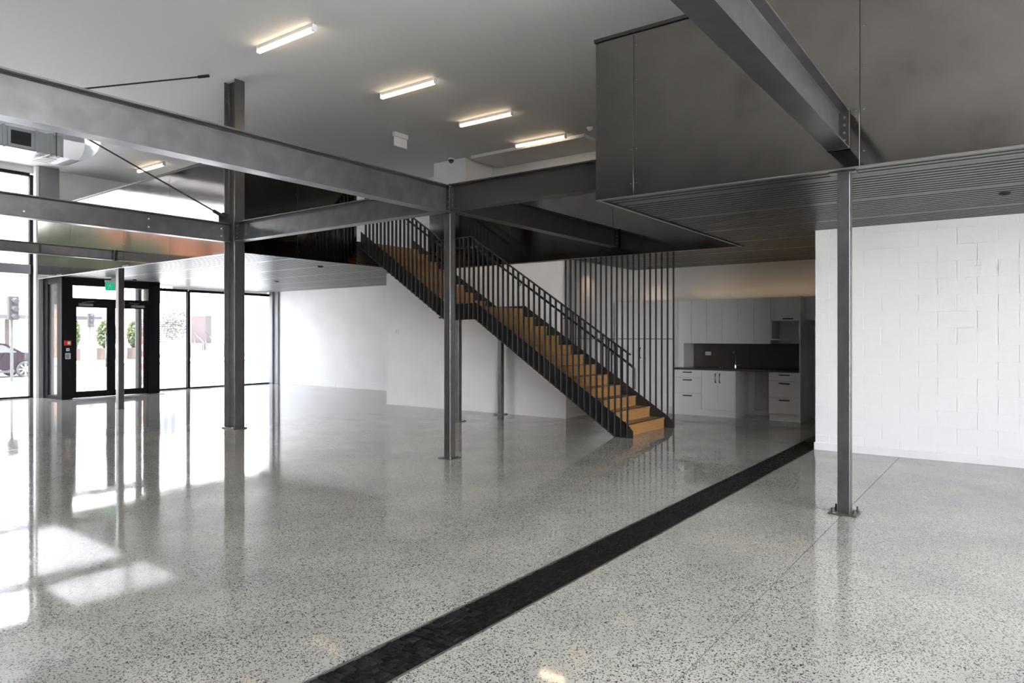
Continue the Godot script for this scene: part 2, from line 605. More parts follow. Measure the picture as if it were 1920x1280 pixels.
# ---------------------------------------------------------------- entrance box with double doors
func entry() -> void:
	var x := -18.25
	var d := struct("door_1", "black framed glazed double entrance doors with fanlight and side pane")
	var z0 := -7.13
	var z1 := -9.47
	# jambs, head, transom
	bx("jamb", Vector3(x - 0.14, 0, -7.37), Vector3(x, SOF, z0), M.frame, d, 0.005)
	bx("jamb", Vector3(x - 0.14, 0, z1), Vector3(x, SOF, -9.17), M.frame, d, 0.005)
	bx("head", Vector3(x - 0.12, 2.72, -9.17), Vector3(x - 0.01, SOF, -7.37), M.frame, d, 0.004)
	bx("transom", Vector3(x - 0.12, 2.3, -9.17), Vector3(x - 0.01, 2.42, -7.37), M.frame, d, 0.004)
	pane(d, Vector3(x - 0.07, 2.42, -9.17), Vector3(x - 0.064, 2.72, -7.37))
	bx("threshold", Vector3(x - 0.1, 0, -9.45), Vector3(x + 0.28, 0.012, -7.3), M.nosing, d, 0.004)
	for s in [[-7.37, -8.27, 1], [-8.27, -9.17, -1]]:
		var a: float = s[0]
		var b: float = s[1]
		var leaf := Node3D.new()
		leaf.name = "door_leaf"
		d.add_child(leaf, true)
		bx("stile", Vector3(x - 0.1, 0.02, a - 0.1), Vector3(x - 0.045, 2.3, a), M.frame, leaf, 0.004)
		bx("stile", Vector3(x - 0.1, 0.02, b), Vector3(x - 0.045, 2.3, b + 0.1), M.frame, leaf, 0.004)
		bx("bottom_rail", Vector3(x - 0.1, 0.02, b + 0.1), Vector3(x - 0.045, 0.17, a - 0.1), M.frame, leaf, 0.004)
		bx("top_rail", Vector3(x - 0.1, 2.2, b + 0.1), Vector3(x - 0.045, 2.3, a - 0.1), M.frame, leaf, 0.004)
		pane(leaf, Vector3(x - 0.076, 0.17, b + 0.1), Vector3(x - 0.07, 2.2, a - 0.1))
		var hz: float = -8.27 + 0.17 * s[2]
		put("pull_handle", tube([Vector3(x - 0.045, 1.56, hz - 0.05 * s[2]), Vector3(x + 0.03, 1.56, hz), Vector3(x + 0.05, 1.53, hz), Vector3(x + 0.05, 0.79, hz), Vector3(x + 0.03, 0.76, hz), Vector3(x - 0.045, 0.76, hz - 0.05 * s[2])], 0.014, 10), M.chrome, leaf)
		var cz: float = (a - 0.28 if s[2] == 1 else b + 0.28)
		bx("door_closer", Vector3(x - 0.045, 2.235, cz - 0.17), Vector3(x + 0.02, 2.295, cz + 0.15), M.nosing, leaf, 0.006)
		put("closer_arm", tube([Vector3(x - 0.01, 2.31, cz + 0.08), Vector3(x + 0.06, 2.33, cz - 0.02), Vector3(x - 0.01, 2.345, cz - 0.2 * s[2])], 0.009, 6), M.nosing, leaf)
	# return wing at the left with a slim glass strip
	bx("wing_post", Vector3(-19.4, 0, z0 - 0.09), Vector3(-19.05, SOF, z0), M.frame, d, 0.004)
	bx("wing_post", Vector3(-18.52, 0, z0 - 0.09), Vector3(x - 0.14, SOF, z0), M.frame, d, 0.004)
	bx("wing_rail", Vector3(-19.05, 0, z0 - 0.08), Vector3(-18.52, 0.08, z0), M.frame, d, 0.004)
	bx("wing_rail", Vector3(-19.05, 2.76, z0 - 0.08), Vector3(-18.52, SOF, z0), M.frame, d, 0.004)
	pane(d, Vector3(-19.05, 0.08, z0 - 0.045), Vector3(-18.52, 2.76, z0 - 0.039))
	# return wing at the right
	bx("wing_post", Vector3(-19.36, 0, z1), Vector3(-19.2, SOF, z1 + 0.09), M.frame, d, 0.004)
	bx("wing_rail", Vector3(-19.2, 0, z1), Vector3(x - 0.14, 0.08, z1 + 0.08), M.frame, d, 0.004)
	bx("wing_rail", Vector3(-19.2, 2.76, z1), Vector3(x - 0.14, SOF, z1 + 0.08), M.frame, d, 0.004)
	pane(d, Vector3(-19.2, 0.08, z1 + 0.04), Vector3(x - 0.14, 2.76, z1 + 0.046))

	var t := thing("fire_alarm", "small red fire alarm box on the black door jamb", "fire alarm", Vector3(x, 1.34, -7.25))
	bx("body", Vector3(0, -0.06, -0.075), Vector3(0.035, 0.06, 0.075), M.red, t, 0.006)
	bx("glass_plate", Vector3(0.035, -0.035, -0.05), Vector3(0.04, 0.035, 0.01), M.white_plastic, t, 0.002)
	t = thing("push_button", "small white push plate below the red alarm box", "switch", Vector3(x, 1.185, -7.26))
	bx("plate", Vector3(0, -0.035, -0.035), Vector3(0.01, 0.035, 0.035), M.white_plastic, t, 0.003)
	put("button", lathe([Vector2(0, 0.008), Vector2(0.012, 0.008), Vector2(0.014, 0)], 12), M.grille, t, Vector3(0.01, 0, 0), Vector3(0, 0, -PI / 2))
	t = thing("card_reader", "white framed card reader at the bottom of the door jamb plates", "card reader", Vector3(x, 1.03, -7.26))
	bx("frame", Vector3(0, -0.07, -0.055), Vector3(0.012, 0.07, 0.055), M.white_plastic, t, 0.004)
	bx("pad", Vector3(0.012, -0.052, -0.03), Vector3(0.018, 0.052, 0.042), M.grille, t, 0.003)
	for k in 3:
		bx("key_row", Vector3(0.018, -0.035 + 0.03 * k, -0.02), Vector3(0.021, -0.022 + 0.03 * k, 0.032), M.white_plastic, t)
	t = thing("exit_sign", "green running man exit sign hanging beside the entrance column", "exit sign", Vector3(-17.6, 0, -8.0))
	bx("housing", Vector3(-0.03, 2.79, -0.19), Vector3(0.03, 2.84, 0.19), M.white_plastic, t, 0.005)
	bx("stem", Vector3(-0.012, 2.84, -0.05), Vector3(0.012, SOF, 0.05), M.white_plastic, t)
	bx("sign_panel", Vector3(-0.006, 2.59, -0.19), Vector3(0.006, 2.79, 0.19), M.white_plastic, t, 0.002)
	bx("green_field", Vector3(0.006, 2.6, -0.02), Vector3(0.008, 2.78, 0.18), M.green, t)
	# running figure and arrow, flat print
	var man := st()
	var mx := 0.0095
	for q in [[0.0, 0.055, 0.026, 0.026], [0.005, 0.012, 0.03, 0.05], [0.03, -0.035, 0.018, 0.045], [-0.025, -0.03, 0.018, 0.045], [0.035, 0.02, 0.04, 0.014], [-0.03, 0.012, 0.04, 0.014]]:
		add_box(man, Vector3(mx, 2.69 + q[1], 0.08 + q[0]), Vector3(0.002, q[3], q[2]))
	put("running_figure", man.commit(), M.white_plastic, t)
	put("arrow", prism([Vector2(-0.06, 0), Vector2(-0.01, 0.05), Vector2(-0.01, 0.018), Vector2(0.06, 0.018), Vector2(0.06, -0.018), Vector2(-0.01, -0.018), Vector2(-0.01, -0.05)], Vector3(0.006, 2.69, -0.1), Vector3.FORWARD, Vector3.UP, Vector3.RIGHT * 0.003), M.green, t)

# ---------------------------------------------------------------- mezzanine floors, steel upstands, slatted soffits
func slat_rows(parent: Node, z_from: float, z_to: float, ext: Callable, first: float) -> void:
	# grooved sheets 1.22 m wide: eleven slats each, two end slats of neighbouring sheets touch
	var z := z_from
	var j := first
	while z > z_to + 0.02:
		# nearest sheet joint at or before z
		var edges := []
		var s := j
		var pitch := 1.22 / 11.0
		for k in 11:
			var a := s - k * pitch
			var g0 := 0.0 if k == 0 else 0.018
			var g1 := 0.0 if k == 10 else 0.018
			edges.append([a - g0 - (0.001 if k == 0 else 0.0), a - pitch + g1 + (0.001 if k == 10 else 0.0)])
		for e in edges:
			var za := minf(e[0], z_from)
			var zb := maxf(e[1], z_to)
			if za - zb > 0.01:
				for r in ext.call((za + zb) / 2):
					bx("slat", Vector3(r[0], SOF, zb), Vector3(r[1], SOF + 0.03, za), M.slat, parent, 0.002)
		j -= 1.22
		z = j

func upstand(called: String, label: String, a: Vector3, b: Vector3, cuts: Array, n: Vector3) -> Node3D:
	# steel sheets between two plan points; cuts are fractions along it; n points to the seen side
	var t := thing(called, label, "fascia", a)
	var d := b - a
	var l := d.length()
	d = d.normalized()
	var ys := [SOF - 0.005, TOPF]
	var at := [0.0] + cuts + [l]
	for i in at.size() - 1:
		var p: Vector3 = d * (at[i] + 0.003)
		var q: Vector3 = d * (at[i + 1] - 0.003)
		var s := st()
		var c: Vector3 = (p + q) / 2 + Vector3.UP * (ys[0] + ys[1]) / 2 - n * 0.0025
		var z := Vector3(absf(q.x - p.x), ys[1] - ys[0], absf(q.z - p.z)) + n.abs() * 0.005
		add_box(s, c, z, 0.0015)
		put("steel_sheet", s.commit(), M.fascia, t)
		for e in [at[i] + 0.03, at[i + 1] - 0.03]:
			for k in 5:
				put("screw", lathe([Vector2(0, 0.003), Vector2(0.005, 0.002), Vector2(0.007, 0)], 8), M.screw, t, d * e + Vector3.UP * (ys[0] + 0.12 + k * 0.34) , Vector3(PI / 2 * n.z, 0, -PI / 2 * n.x))
	var c0: Vector3 = Vector3.UP * ((ys[0] + ys[1]) / 2) + d * l / 2 - n * 0.06
	bx("backing", c0 - d * (l / 2) + Vector3.DOWN * 0.79 + n * 0.05, c0 + d * (l / 2) + Vector3.UP * 0.79 - n * 0.05, M.black, t)
	var cap := d * l / 2 + Vector3.UP * (TOPF + 0.02) - n * 0.05
	bx("capping", cap - d * (l / 2 + 0.01) - Vector3.UP * 0.018 + n * 0.07, cap + d * (l / 2 + 0.01) + Vector3.UP * 0.018 - n * 0.06, M.black, t, 0.003)
	put("bottom_angle", boxm(d.abs() * l + Vector3.UP * 0.012 + n.abs() * 0.03, 0.002), M.fascia_edge, t, d * l / 2 + Vector3.UP * (SOF - 0.008) - n * 0.012)
	return t

func mezzanine() -> void:
	# right and back mezzanine
	var s := struct("ceiling_right", "black grooved timber slat ceiling under the right mezzanine")
	bx("deck", Vector3(-3.46, SOF + 0.06, -10.95), Vector3(RIGHT, 3.36, ZC - 0.12), M.black, s)
	bx("deck", Vector3(-10.0, SOF + 0.06, -13.6), Vector3(RIGHT, 3.36, -11.03), M.black, s)
	bx("slat_backing", Vector3(-3.46, SOF + 0.03, -10.97), Vector3(RIGHT, SOF + 0.06, ZC - 0.01), M.slat_back, s)
	bx("slat_backing", Vector3(-6.64, SOF + 0.03, -13.6), Vector3(-2.0, SOF + 0.06, -10.97), M.slat_back, s)
	slat_rows(s, ZC - 0.012, -13.58, func(z: float): return [[-3.45, RIGHT - 0.02]] if z > -9.9 else ([[-3.45, -2.2]] if z > -10.97 else [[-6.62, -2.2]]), -5.51)
	upstand("steel_fascia", "dark steel sheet upstand of the right mezzanine above the front column", Vector3(-3.52, 0, ZC), Vector3(RIGHT, 0, ZC), [0.43, 2.46, 4.9, 7.3], Vector3.BACK)
	upstand("steel_fascia", "dark steel upstand on the stair side of the right mezzanine", Vector3(-3.5, 0, ZC - 0.01), Vector3(-3.5, 0, -10.9), [2.3], Vector3.LEFT)
	upstand("steel_fascia", "dark steel upstand behind the staircase above the white wall", Vector3(-10.01, 0, -10.9), Vector3(-3.51, 0, -10.9), [2.1, 4.3], Vector3.BACK)
	# left mezzanine
	s = struct("ceiling_left", "black grooved timber slat ceiling under the left mezzanine")
	bx("deck", Vector3(-19.5, SOF + 0.06, -13.6), Vector3(-10.5, 3.36, -7.15), M.black, s)
	put("slat_backing", prism([Vector2(-10.47, -13.6), Vector2(-19.5, -13.6), Vector2(-19.5, ZL - 0.31), Vector2(-10.47, ZL - 0.012)], Vector3(0, SOF + 0.03, 0), Vector3.RIGHT, Vector3.BACK, Vector3.UP * 0.03), M.slat_back, s)
	slat_rows(s, ZL - 0.012, -13.58, func(z: float): return [[maxf(-19.24, -10.5 - 30.5 * (ZL - z - 0.03)), -10.47]], ZL)
	upstand("steel_fascia", "mirror like steel upstand of the left mezzanine facing the hall", Vector3(-10.45, 0, ZL), Vector3(-19.27, 0, ZL), [0.38, 2.26, 4.16, 6.83], Vector3.BACK).rotation_degrees.y = -1.88
	upstand("steel_fascia", "unlit black steel upstand of the left mezzanine facing the stairs", Vector3(-10.45, 0, ZL - 0.01), Vector3(-10.45, 0, -9.3), [1.2], Vector3.RIGHT)

# ---------------------------------------------------------------- structural steel
func bolt(parent: Node, at: Vector3, n: Vector3) -> void:
	if not cache.has("bolt"):
		var p := []
		for k in 6:
			p.append(Vector2.from_angle(TAU * k / 6) * 0.012)
		cache["bolt"] = prism(p, Vector3.ZERO, Vector3.RIGHT, Vector3.BACK, Vector3.UP * 0.013)
	var r := Vector3.ZERO
	if absf(n.x) > 0.5: r = Vector3(0, 0, -PI / 2 * n.x)
	elif absf(n.z) > 0.5: r = Vector3(PI / 2 * n.z, 0, 0)
	elif n.y < 0: r = Vector3(PI, 0, 0)
	put("bolt", cache["bolt"], M.bolt, parent, at, r)

# beam along z or x: from a to b at top height, end plates at both ends
func beam(label: String, a: Vector3, b: Vector3, d: float, w: float, plates: Array, m: Material = M.steel) -> Node3D:
	var t := thing("steel_beam", label, "beam", a)
	var along := b - a
	var side := Vector3.UP.cross(along.normalized()).normalized()
	put("i_section", prism(i_poly(d, w, 0.014, 0.009), Vector3.DOWN * d / 2, side, Vector3.UP, along), m, t)
	var n := along.normalized()
	for e in plates:
		var p: Vector3 = along * e
		var sg := 1.0 if e == 0 else -1.0
		put("end_plate", boxm(n.abs() * 0.014 + side.abs() * (w + 0.01) + Vector3.UP * (d + 0.01), 0.002), M.black, t, p + Vector3.DOWN * d / 2 + n * sg * 0.007)
		for k in 4:
			for q in [-1.0, 1.0]:
				bolt(t, p + n * sg * 0.014 + side * q * w * 0.3 + Vector3.DOWN * (d * 0.2 + k * d * 0.2), n * sg)
	return t

func shs_column(label: String, at: Vector3, w: float, top: float, plate := 0.22, cap := true, lug := false) -> Node3D:
	var t := thing("steel_column", label, "column", at)
	put("shaft", prism(round_rect(w, w, w * 0.08), Vector3.UP * 0.012, Vector3.RIGHT, Vector3.BACK, Vector3.UP * (top - 0.012)), M.steel, t)
	bx("base_plate", Vector3(-plate / 2, 0, -plate / 2), Vector3(plate / 2, 0.014, plate / 2), M.steel, t, 0.002)
	for q in [[-1, -1], [1, -1], [1, 1], [-1, 1]]:
		var p := Vector3(q[0] * plate * 0.38, 0.014, q[1] * plate * 0.38)
		bolt(t, p, Vector3.UP)
		if lug:
			put("stud", tube([p, p + Vector3.UP * 0.04], 0.008, 8), M.black, t)
	if cap:
		bx("cap_plate", Vector3(-w * 0.75, top - 0.012, -w * 0.75), Vector3(w * 0.75, top, w * 0.75), M.steel, t, 0.002)
	return t

func steelwork() -> void:
	# columns: M in the middle, F at the front right, L at the left (I section), and the slim one by the doors
	var bt := 3.35
	var bd := 0.31
	var t := shs_column("slim square steel column in the middle of the hall", Vector3(-5.67, 0, -6.54), 0.1, bt - bd, 0.2)
	bx("node_box", Vector3(-0.05, bt - bd, -0.05), Vector3(0.05, bt, 0.05), M.black, t, 0.003)
	t = shs_column("square steel column on a bolted base plate in front of the block wall", Vector3(-1.2, 0, -6.48), 0.1, SOF - 0.02, 0.22, false, true)
	bx("bracket_plate", Vector3(-0.12, SOF - 0.02, -0.05), Vector3(0.095, bt - bd, 0.06), M.steel, t, 0.003)
	t = shs_column("thin steel post in front of the entrance doors", Vector3(-15.04, 0, -6.97), 0.12, SOF, 0.13, false)
	shs_column("square post under the stair landing just behind the middle column", Vector3(-8.0, 0, -9.46), 0.09, 1.8, 0.2)
	shs_column("square post under the stair landing against the white wall", Vector3(-8.05, 0, -10.78), 0.09, 1.8, 0.2)
	t = thing("steel_column", "heavy I section steel column rising to the ceiling at the left mezzanine corner", "column", Vector3(-10.36, 0, -6.6))
	put("i_section", prism(i_poly(0.31, 0.175, 0.016, 0.01), Vector3.UP * 0.016, Vector3.FORWARD, Vector3.RIGHT, Vector3.UP * (CEIL - 0.016)), M.steel, t)
	bx("base_plate", Vector3(-0.18, 0, -0.12), Vector3(0.18, 0.02, 0.12), M.steel, t, 0.003)
	for q in [[-1, -1], [1, -1], [1, 1], [-1, 1]]:
		bolt(t, Vector3(q[0] * 0.1, 0.02, q[1] * 0.105), Vector3.UP)
	# beams running towards the viewer
	beam("long pale steel beam crossing the upper left to the middle column", Vector3(-5.67, bt - 0.015, -6.49), Vector3(-5.67, bt - 0.015, NEAR), 0.33, 0.165, [0])
	beam("steel beam overhead at the right ending at the front column", Vector3(-1.22, bt + 0.02, ZC + 0.012), Vector3(-1.22, bt + 0.02, NEAR), 0.32, 0.165, [0])
	t = beam("dark steel beam with white bolt holes at the left under the pale beam", Vector3(-10.36, bt - 0.03, -6.505), Vector3(-10.36, bt - 0.03, NEAR), 0.3, 0.15, [])
	for q in [[0.14, 0.09], [0.14, 0.21], [1.3, 0.09], [1.3, 0.21], [2.9, 0.21]]:
		put("white_plug", lathe([Vector2(0, 0.004), Vector2(0.012, 0.002), Vector2(0.013, 0)], 10), M.white_plastic, t, Vector3(0.005, -q[1], q[0]), Vector3(0, 0, -PI / 2))
	t = beam("lower dark steel beam at the left reaching the thin entrance post", Vector3(-15.04, 3.27, -6.82), Vector3(-15.04, 3.27, NEAR), 0.21, 0.12, [0])
	bx("splice_plate", Vector3(0.005, -0.17, 1.3), Vector3(0.014, -0.03, 1.34), M.black, t)
	# cross beams
	beam("steel beam joining the left I column to the middle column", Vector3(-10.2, bt - 0.01, -6.58), Vector3(-5.73, bt, -6.54), bd, 0.165, [0, 1])
	beam("steel beam coloured dark for shade, from the middle column to the right mezzanine", Vector3(-5.61, bt, -6.54), Vector3(-3.53, bt, -6.54), bd, 0.165, [0], M.steel_shaded)
	beam("steel beam coloured dark for shade, from the middle column back over the stairs", Vector3(-5.67, bt, -6.59), Vector3(-5.67, bt, -10.88), bd, 0.165, [1], M.steel_shaded)
	# rod bracing beside the left column
	var rods := [[Vector3(-10.335, 3.43, -6.38), Vector3(-10.335, 5.62, -0.72)], [Vector3(-10.385, 5.62, -6.15), Vector3(-10.385, 3.43, -0.62)]]
	for k in 2:
		var a: Vector3 = rods[k][0]
		var b: Vector3 = rods[k][1]
		t = thing("brace_rod", ["thin black tie rod rising from the left column gusset", "thin black tie rod running down from the ceiling beside the left column"][k], "tie rod", a)
		put("rod", tube([Vector3.ZERO, b - a], 0.012, 8), M.black, t)
		var n := (b - a).normalized()
		put("fork", tube([n * -0.02, n * 0.09, n * 0.17], 0.03 if k == 0 else 0.024, 8), M.black, t)
		if k == 0:
			put("gusset", prism([Vector2(-0.1, -0.105), Vector2(0.07, -0.105), Vector2(0.07, 0.0), Vector2(0.0, 0.06), Vector2(-0.1, 0.04)], Vector3(-0.008, 0.0, 0.0), Vector3.BACK, Vector3.UP, Vector3.RIGHT * 0.016), M.black, t)
			put("pin", tube([Vector3(-0.05, 0, -0.02), Vector3(0.05, 0, -0.02)], 0.016, 8), M.black, t)

# ---------------------------------------------------------------- staircase
const RISE := 0.168
const GO := 0.255
const X0 := -4.72
const XU := -8.45
const ZN := -9.4
const ZB := -10.84

func nose(x: float) -> float:   # height of the nosing line
	if x > X0 - GO * 11: return RISE + (X0 - x) * RISE / GO
	if x > XU: return RISE * 12
	return RISE * 13 + (XU - x) * RISE / GO

func stairs() -> void:
	var t := thing("staircase", "black steel staircase with oak treads and vertical bar balustrade", "staircase")
	var xt := -10.44
	# stringers: outline as plates, both sides
	for z in [ZN, ZB]:
		var up := 0.055
		var dn := 0.27
		var sl := RISE / GO
		var xl := X0 - GO * 11
		var base := RISE
		var o := [Vector2(-4.59, 0.0), Vector2(-4.59, 0.1), Vector2(-4.66, base + (X0 + 4.66) * sl + up), Vector2(xl + 0.0, RISE * 12 + up), Vector2(XU + GO * 1.0, RISE * 12 + up), Vector2(xt, nose(xt) + up), Vector2(xt, nose(xt) - dn), Vector2(-8.24, 1.79), Vector2(xl - 0.02, 1.79), Vector2(X0 + (base - dn) / sl, 0.0)]
		put("stringer", prism(o, Vector3(0, 0, z - (0.012 if z == ZB else 0.0)), Vector3.RIGHT, Vector3.UP, Vector3.BACK * 0.012), M.black, t)
		# bottom flange of the near stringer
		if z == ZN:
			var s := st()
			var pts := [[X0 + (base - dn) / sl, 0.0], [xl - 0.02, 1.79], [-8.24, 1.79], [xt, nose(xt) - dn]]
			for i in 3:
				var a := Vector2(pts[i][0], pts[i][1])
				var b := Vector2(pts[i + 1][0], pts[i + 1][1])
				var n := (b - a).normalized()
				n = Vector2(-n.y, n.x)
				if n.y < 0: n = -n
				add_prism(s, PackedVector2Array([a, b, b + n * 0.01, a + n * 0.01]), Vector3(0, 0, z), Vector3.RIGHT, Vector3.UP, Vector3.BACK * 0.04)
			put("stringer_flange", s.commit(), M.black, t)
	# treads, risers, nosings
	var zc := (ZN + ZB) / 2
	var wz := ZN - ZB - 0.03
	for k in 20:
		var x: float = X0 - GO * k if k < 12 else XU - GO * (k - 12)
		var y := RISE * (k + 1)
		bx("riser", Vector3(x - 0.03, y - RISE + (0.0 if k == 0 else 0.0), zc - wz / 2), Vector3(x - 0.012, y - 0.03, zc + wz / 2), M.oak, t, 0.001)
		if k == 19: continue
		var dep := GO + 0.012
		if k == 11: dep = X0 - GO * 11 - XU + 0.012
		bx("tread", Vector3(x - dep, y - 0.03, zc - wz / 2), Vector3(x, y, zc + wz / 2), M.oak, t, 0.003)
		bx("nosing", Vector3(x - 0.05, y, zc - wz / 2), Vector3(x + 0.004, y + 0.004, zc + wz / 2), M.nosing, t, 0.001)
		bx("nosing_insert", Vector3(x - 0.044, y + 0.004, zc - wz / 2), Vector3(x - 0.012, y + 0.0055, zc + wz / 2), M.nosing_insert, t)
	bx("landing_pan", Vector3(-8.42, 1.82, zc - wz / 2), Vector3(X0 - GO * 11 - 0.02, 1.85, zc + wz / 2), M.black, t)
	# near balustrade: flat bars hung on the outside of the stringer
	var hr := func(x: float) -> float:
		var a := nose(minf(x, -4.6)) + 1.12
		if x < X0 - GO * 11 and x > XU: a = RISE * 12 + 1.19
		return a
	var x := -4.664
	var rail_top := []
	while x > -10.34:
		var top: float = hr.call(x)
		var xf := X0 + (RISE - 0.27) * GO / RISE
		var bot := clampf(lerpf(0.0, 1.79, (xf - x) / (xf - (X0 - GO * 11 - 0.02))), 0.0, 1.79)
		if x < X0 - GO * 11 - 0.02 and x > XU + 0.21: bot = 1.79
		elif x <= XU + 0.21: bot = lerpf(1.79, nose(xt) - 0.27, (-8.24 - x) / (-8.24 - xt))
		bx("baluster", Vector3(x - 0.006, bot, ZN + 0.013), Vector3(x + 0.006, top, ZN + 0.065), M.black, t, 0.0015)
		x -= 0.1037
	var pts := [[-4.62, hr.call(-4.62)], [X0 - GO * 11, RISE * 12 + 1.12], [X0 - GO * 11 - 0.09, RISE * 12 + 1.19], [XU + 0.1, RISE * 12 + 1.19], [XU, hr.call(XU - 0.001)], [xt, hr.call(xt)]]
	var s := st()
	var s2 := st()
	for i in pts.size() - 1:
		var a := Vector2(pts[i][0], pts[i][1])
		var b := Vector2(pts[i + 1][0], pts[i + 1][1])
		add_prism(s, PackedVector2Array([a, b, b + Vector2(0, 0.014), a + Vector2(0, 0.014)]), Vector3(0, 0, ZN + 0.008), Vector3.RIGHT, Vector3.UP, Vector3.BACK * 0.062)
	put("top_rail", s.commit(), M.black, t)
	# round handrail on brackets inside the bars
	var hp := [Vector3(-4.6, 0.72, ZN - 0.055), Vector3(-4.6, 1.02, ZN - 0.055), Vector3(-4.64, 1.06, ZN - 0.055)]
	for q in pts.slice(1):
		hp.append(Vector3(q[0], q[1] - 0.15, ZN - 0.055))
	put("handrail", tube(hp, 0.019, 8), M.black, t)
	for k in 7:
		var bxp := -4.95 - 0.85 * k
		var hy: float = hr.call(bxp) - 0.15
		put("rail_bracket", tube([Vector3(bxp, hy - 0.015, ZN - 0.055), Vector3(bxp, hy - 0.07, ZN - 0.05), Vector3(bxp, hy - 0.07, ZN + 0.015)], 0.008, 6), M.black, t)

func screen() -> void:
	var t := thing("bar_screen", "full height screen of thin black bars beside the lower stairs", "screen", Vector3(-5.62, 0, -10.874))
	for k in 21:
		var x := -1.032 + 0.1033 * k
		var bot := 0.0
		var sx := x - 5.62
		if sx < -4.9: bot = maxf(0.0, nose(sx) - 0.2)
		bx("bar", Vector3(x - 0.007, bot, -0.024), Vector3(x + 0.007, SOF - 0.012, 0.024), M.black, t, 0.002)
	bx("cross_rail", Vector3(-1.04, 1.45, -0.006), Vector3(1.04, 1.462, 0.006), M.black, t)
	bx("cross_rail", Vector3(0.5, 0.12, -0.006), Vector3(1.04, 0.132, 0.006), M.black, t)

# ---------------------------------------------------------------- kitchen
func bar_handle(parent: Node, at: Vector3, l: float, upright := false) -> void:
	var u := Vector3.UP if upright else Vector3.RIGHT
	put("handle", tube([-u * l / 2, -u * (l / 2 - 0.015) + Vector3.BACK * 0.03, u * (l / 2 - 0.015) + Vector3.BACK * 0.03, u * l / 2], 0.01, 6), M.black, parent, at)

func front(called: String, parent: Node, x0: float, x1: float, y0: float, y1: float, z: float) -> MeshInstance3D:
	return bx(called, Vector3(x0 + 0.0025, y0 + 0.0025, z - 0.018), Vector3(x1 - 0.0025, y1 - 0.0025, z), M.cabinet, parent, 0.002)

func drawer_unit(label: String, x0: float, x1: float) -> void:
	var t := thing("drawer_unit", label, "drawer unit", Vector3(x0, 0, -12.8), 0.0, "kitchen drawer units")
	var w := x1 - x0
	bx("carcass", Vector3(0, 0.13, -0.58), Vector3(w, 0.865, -0.02), M.carcass, t)
	bx("kickboard", Vector3(0, 0, -0.07), Vector3(w, 0.13, -0.05), M.cabinet, t)
	for q in [[0.13, 0.42], [0.42, 0.715], [0.715, 0.862]]:
		var d := front("drawer_front", t, 0, w, q[0], q[1], 0.0)
		bar_handle(d, Vector3(0, (q[1] - q[0]) / 2 - 0.045, 0.009), 0.17)

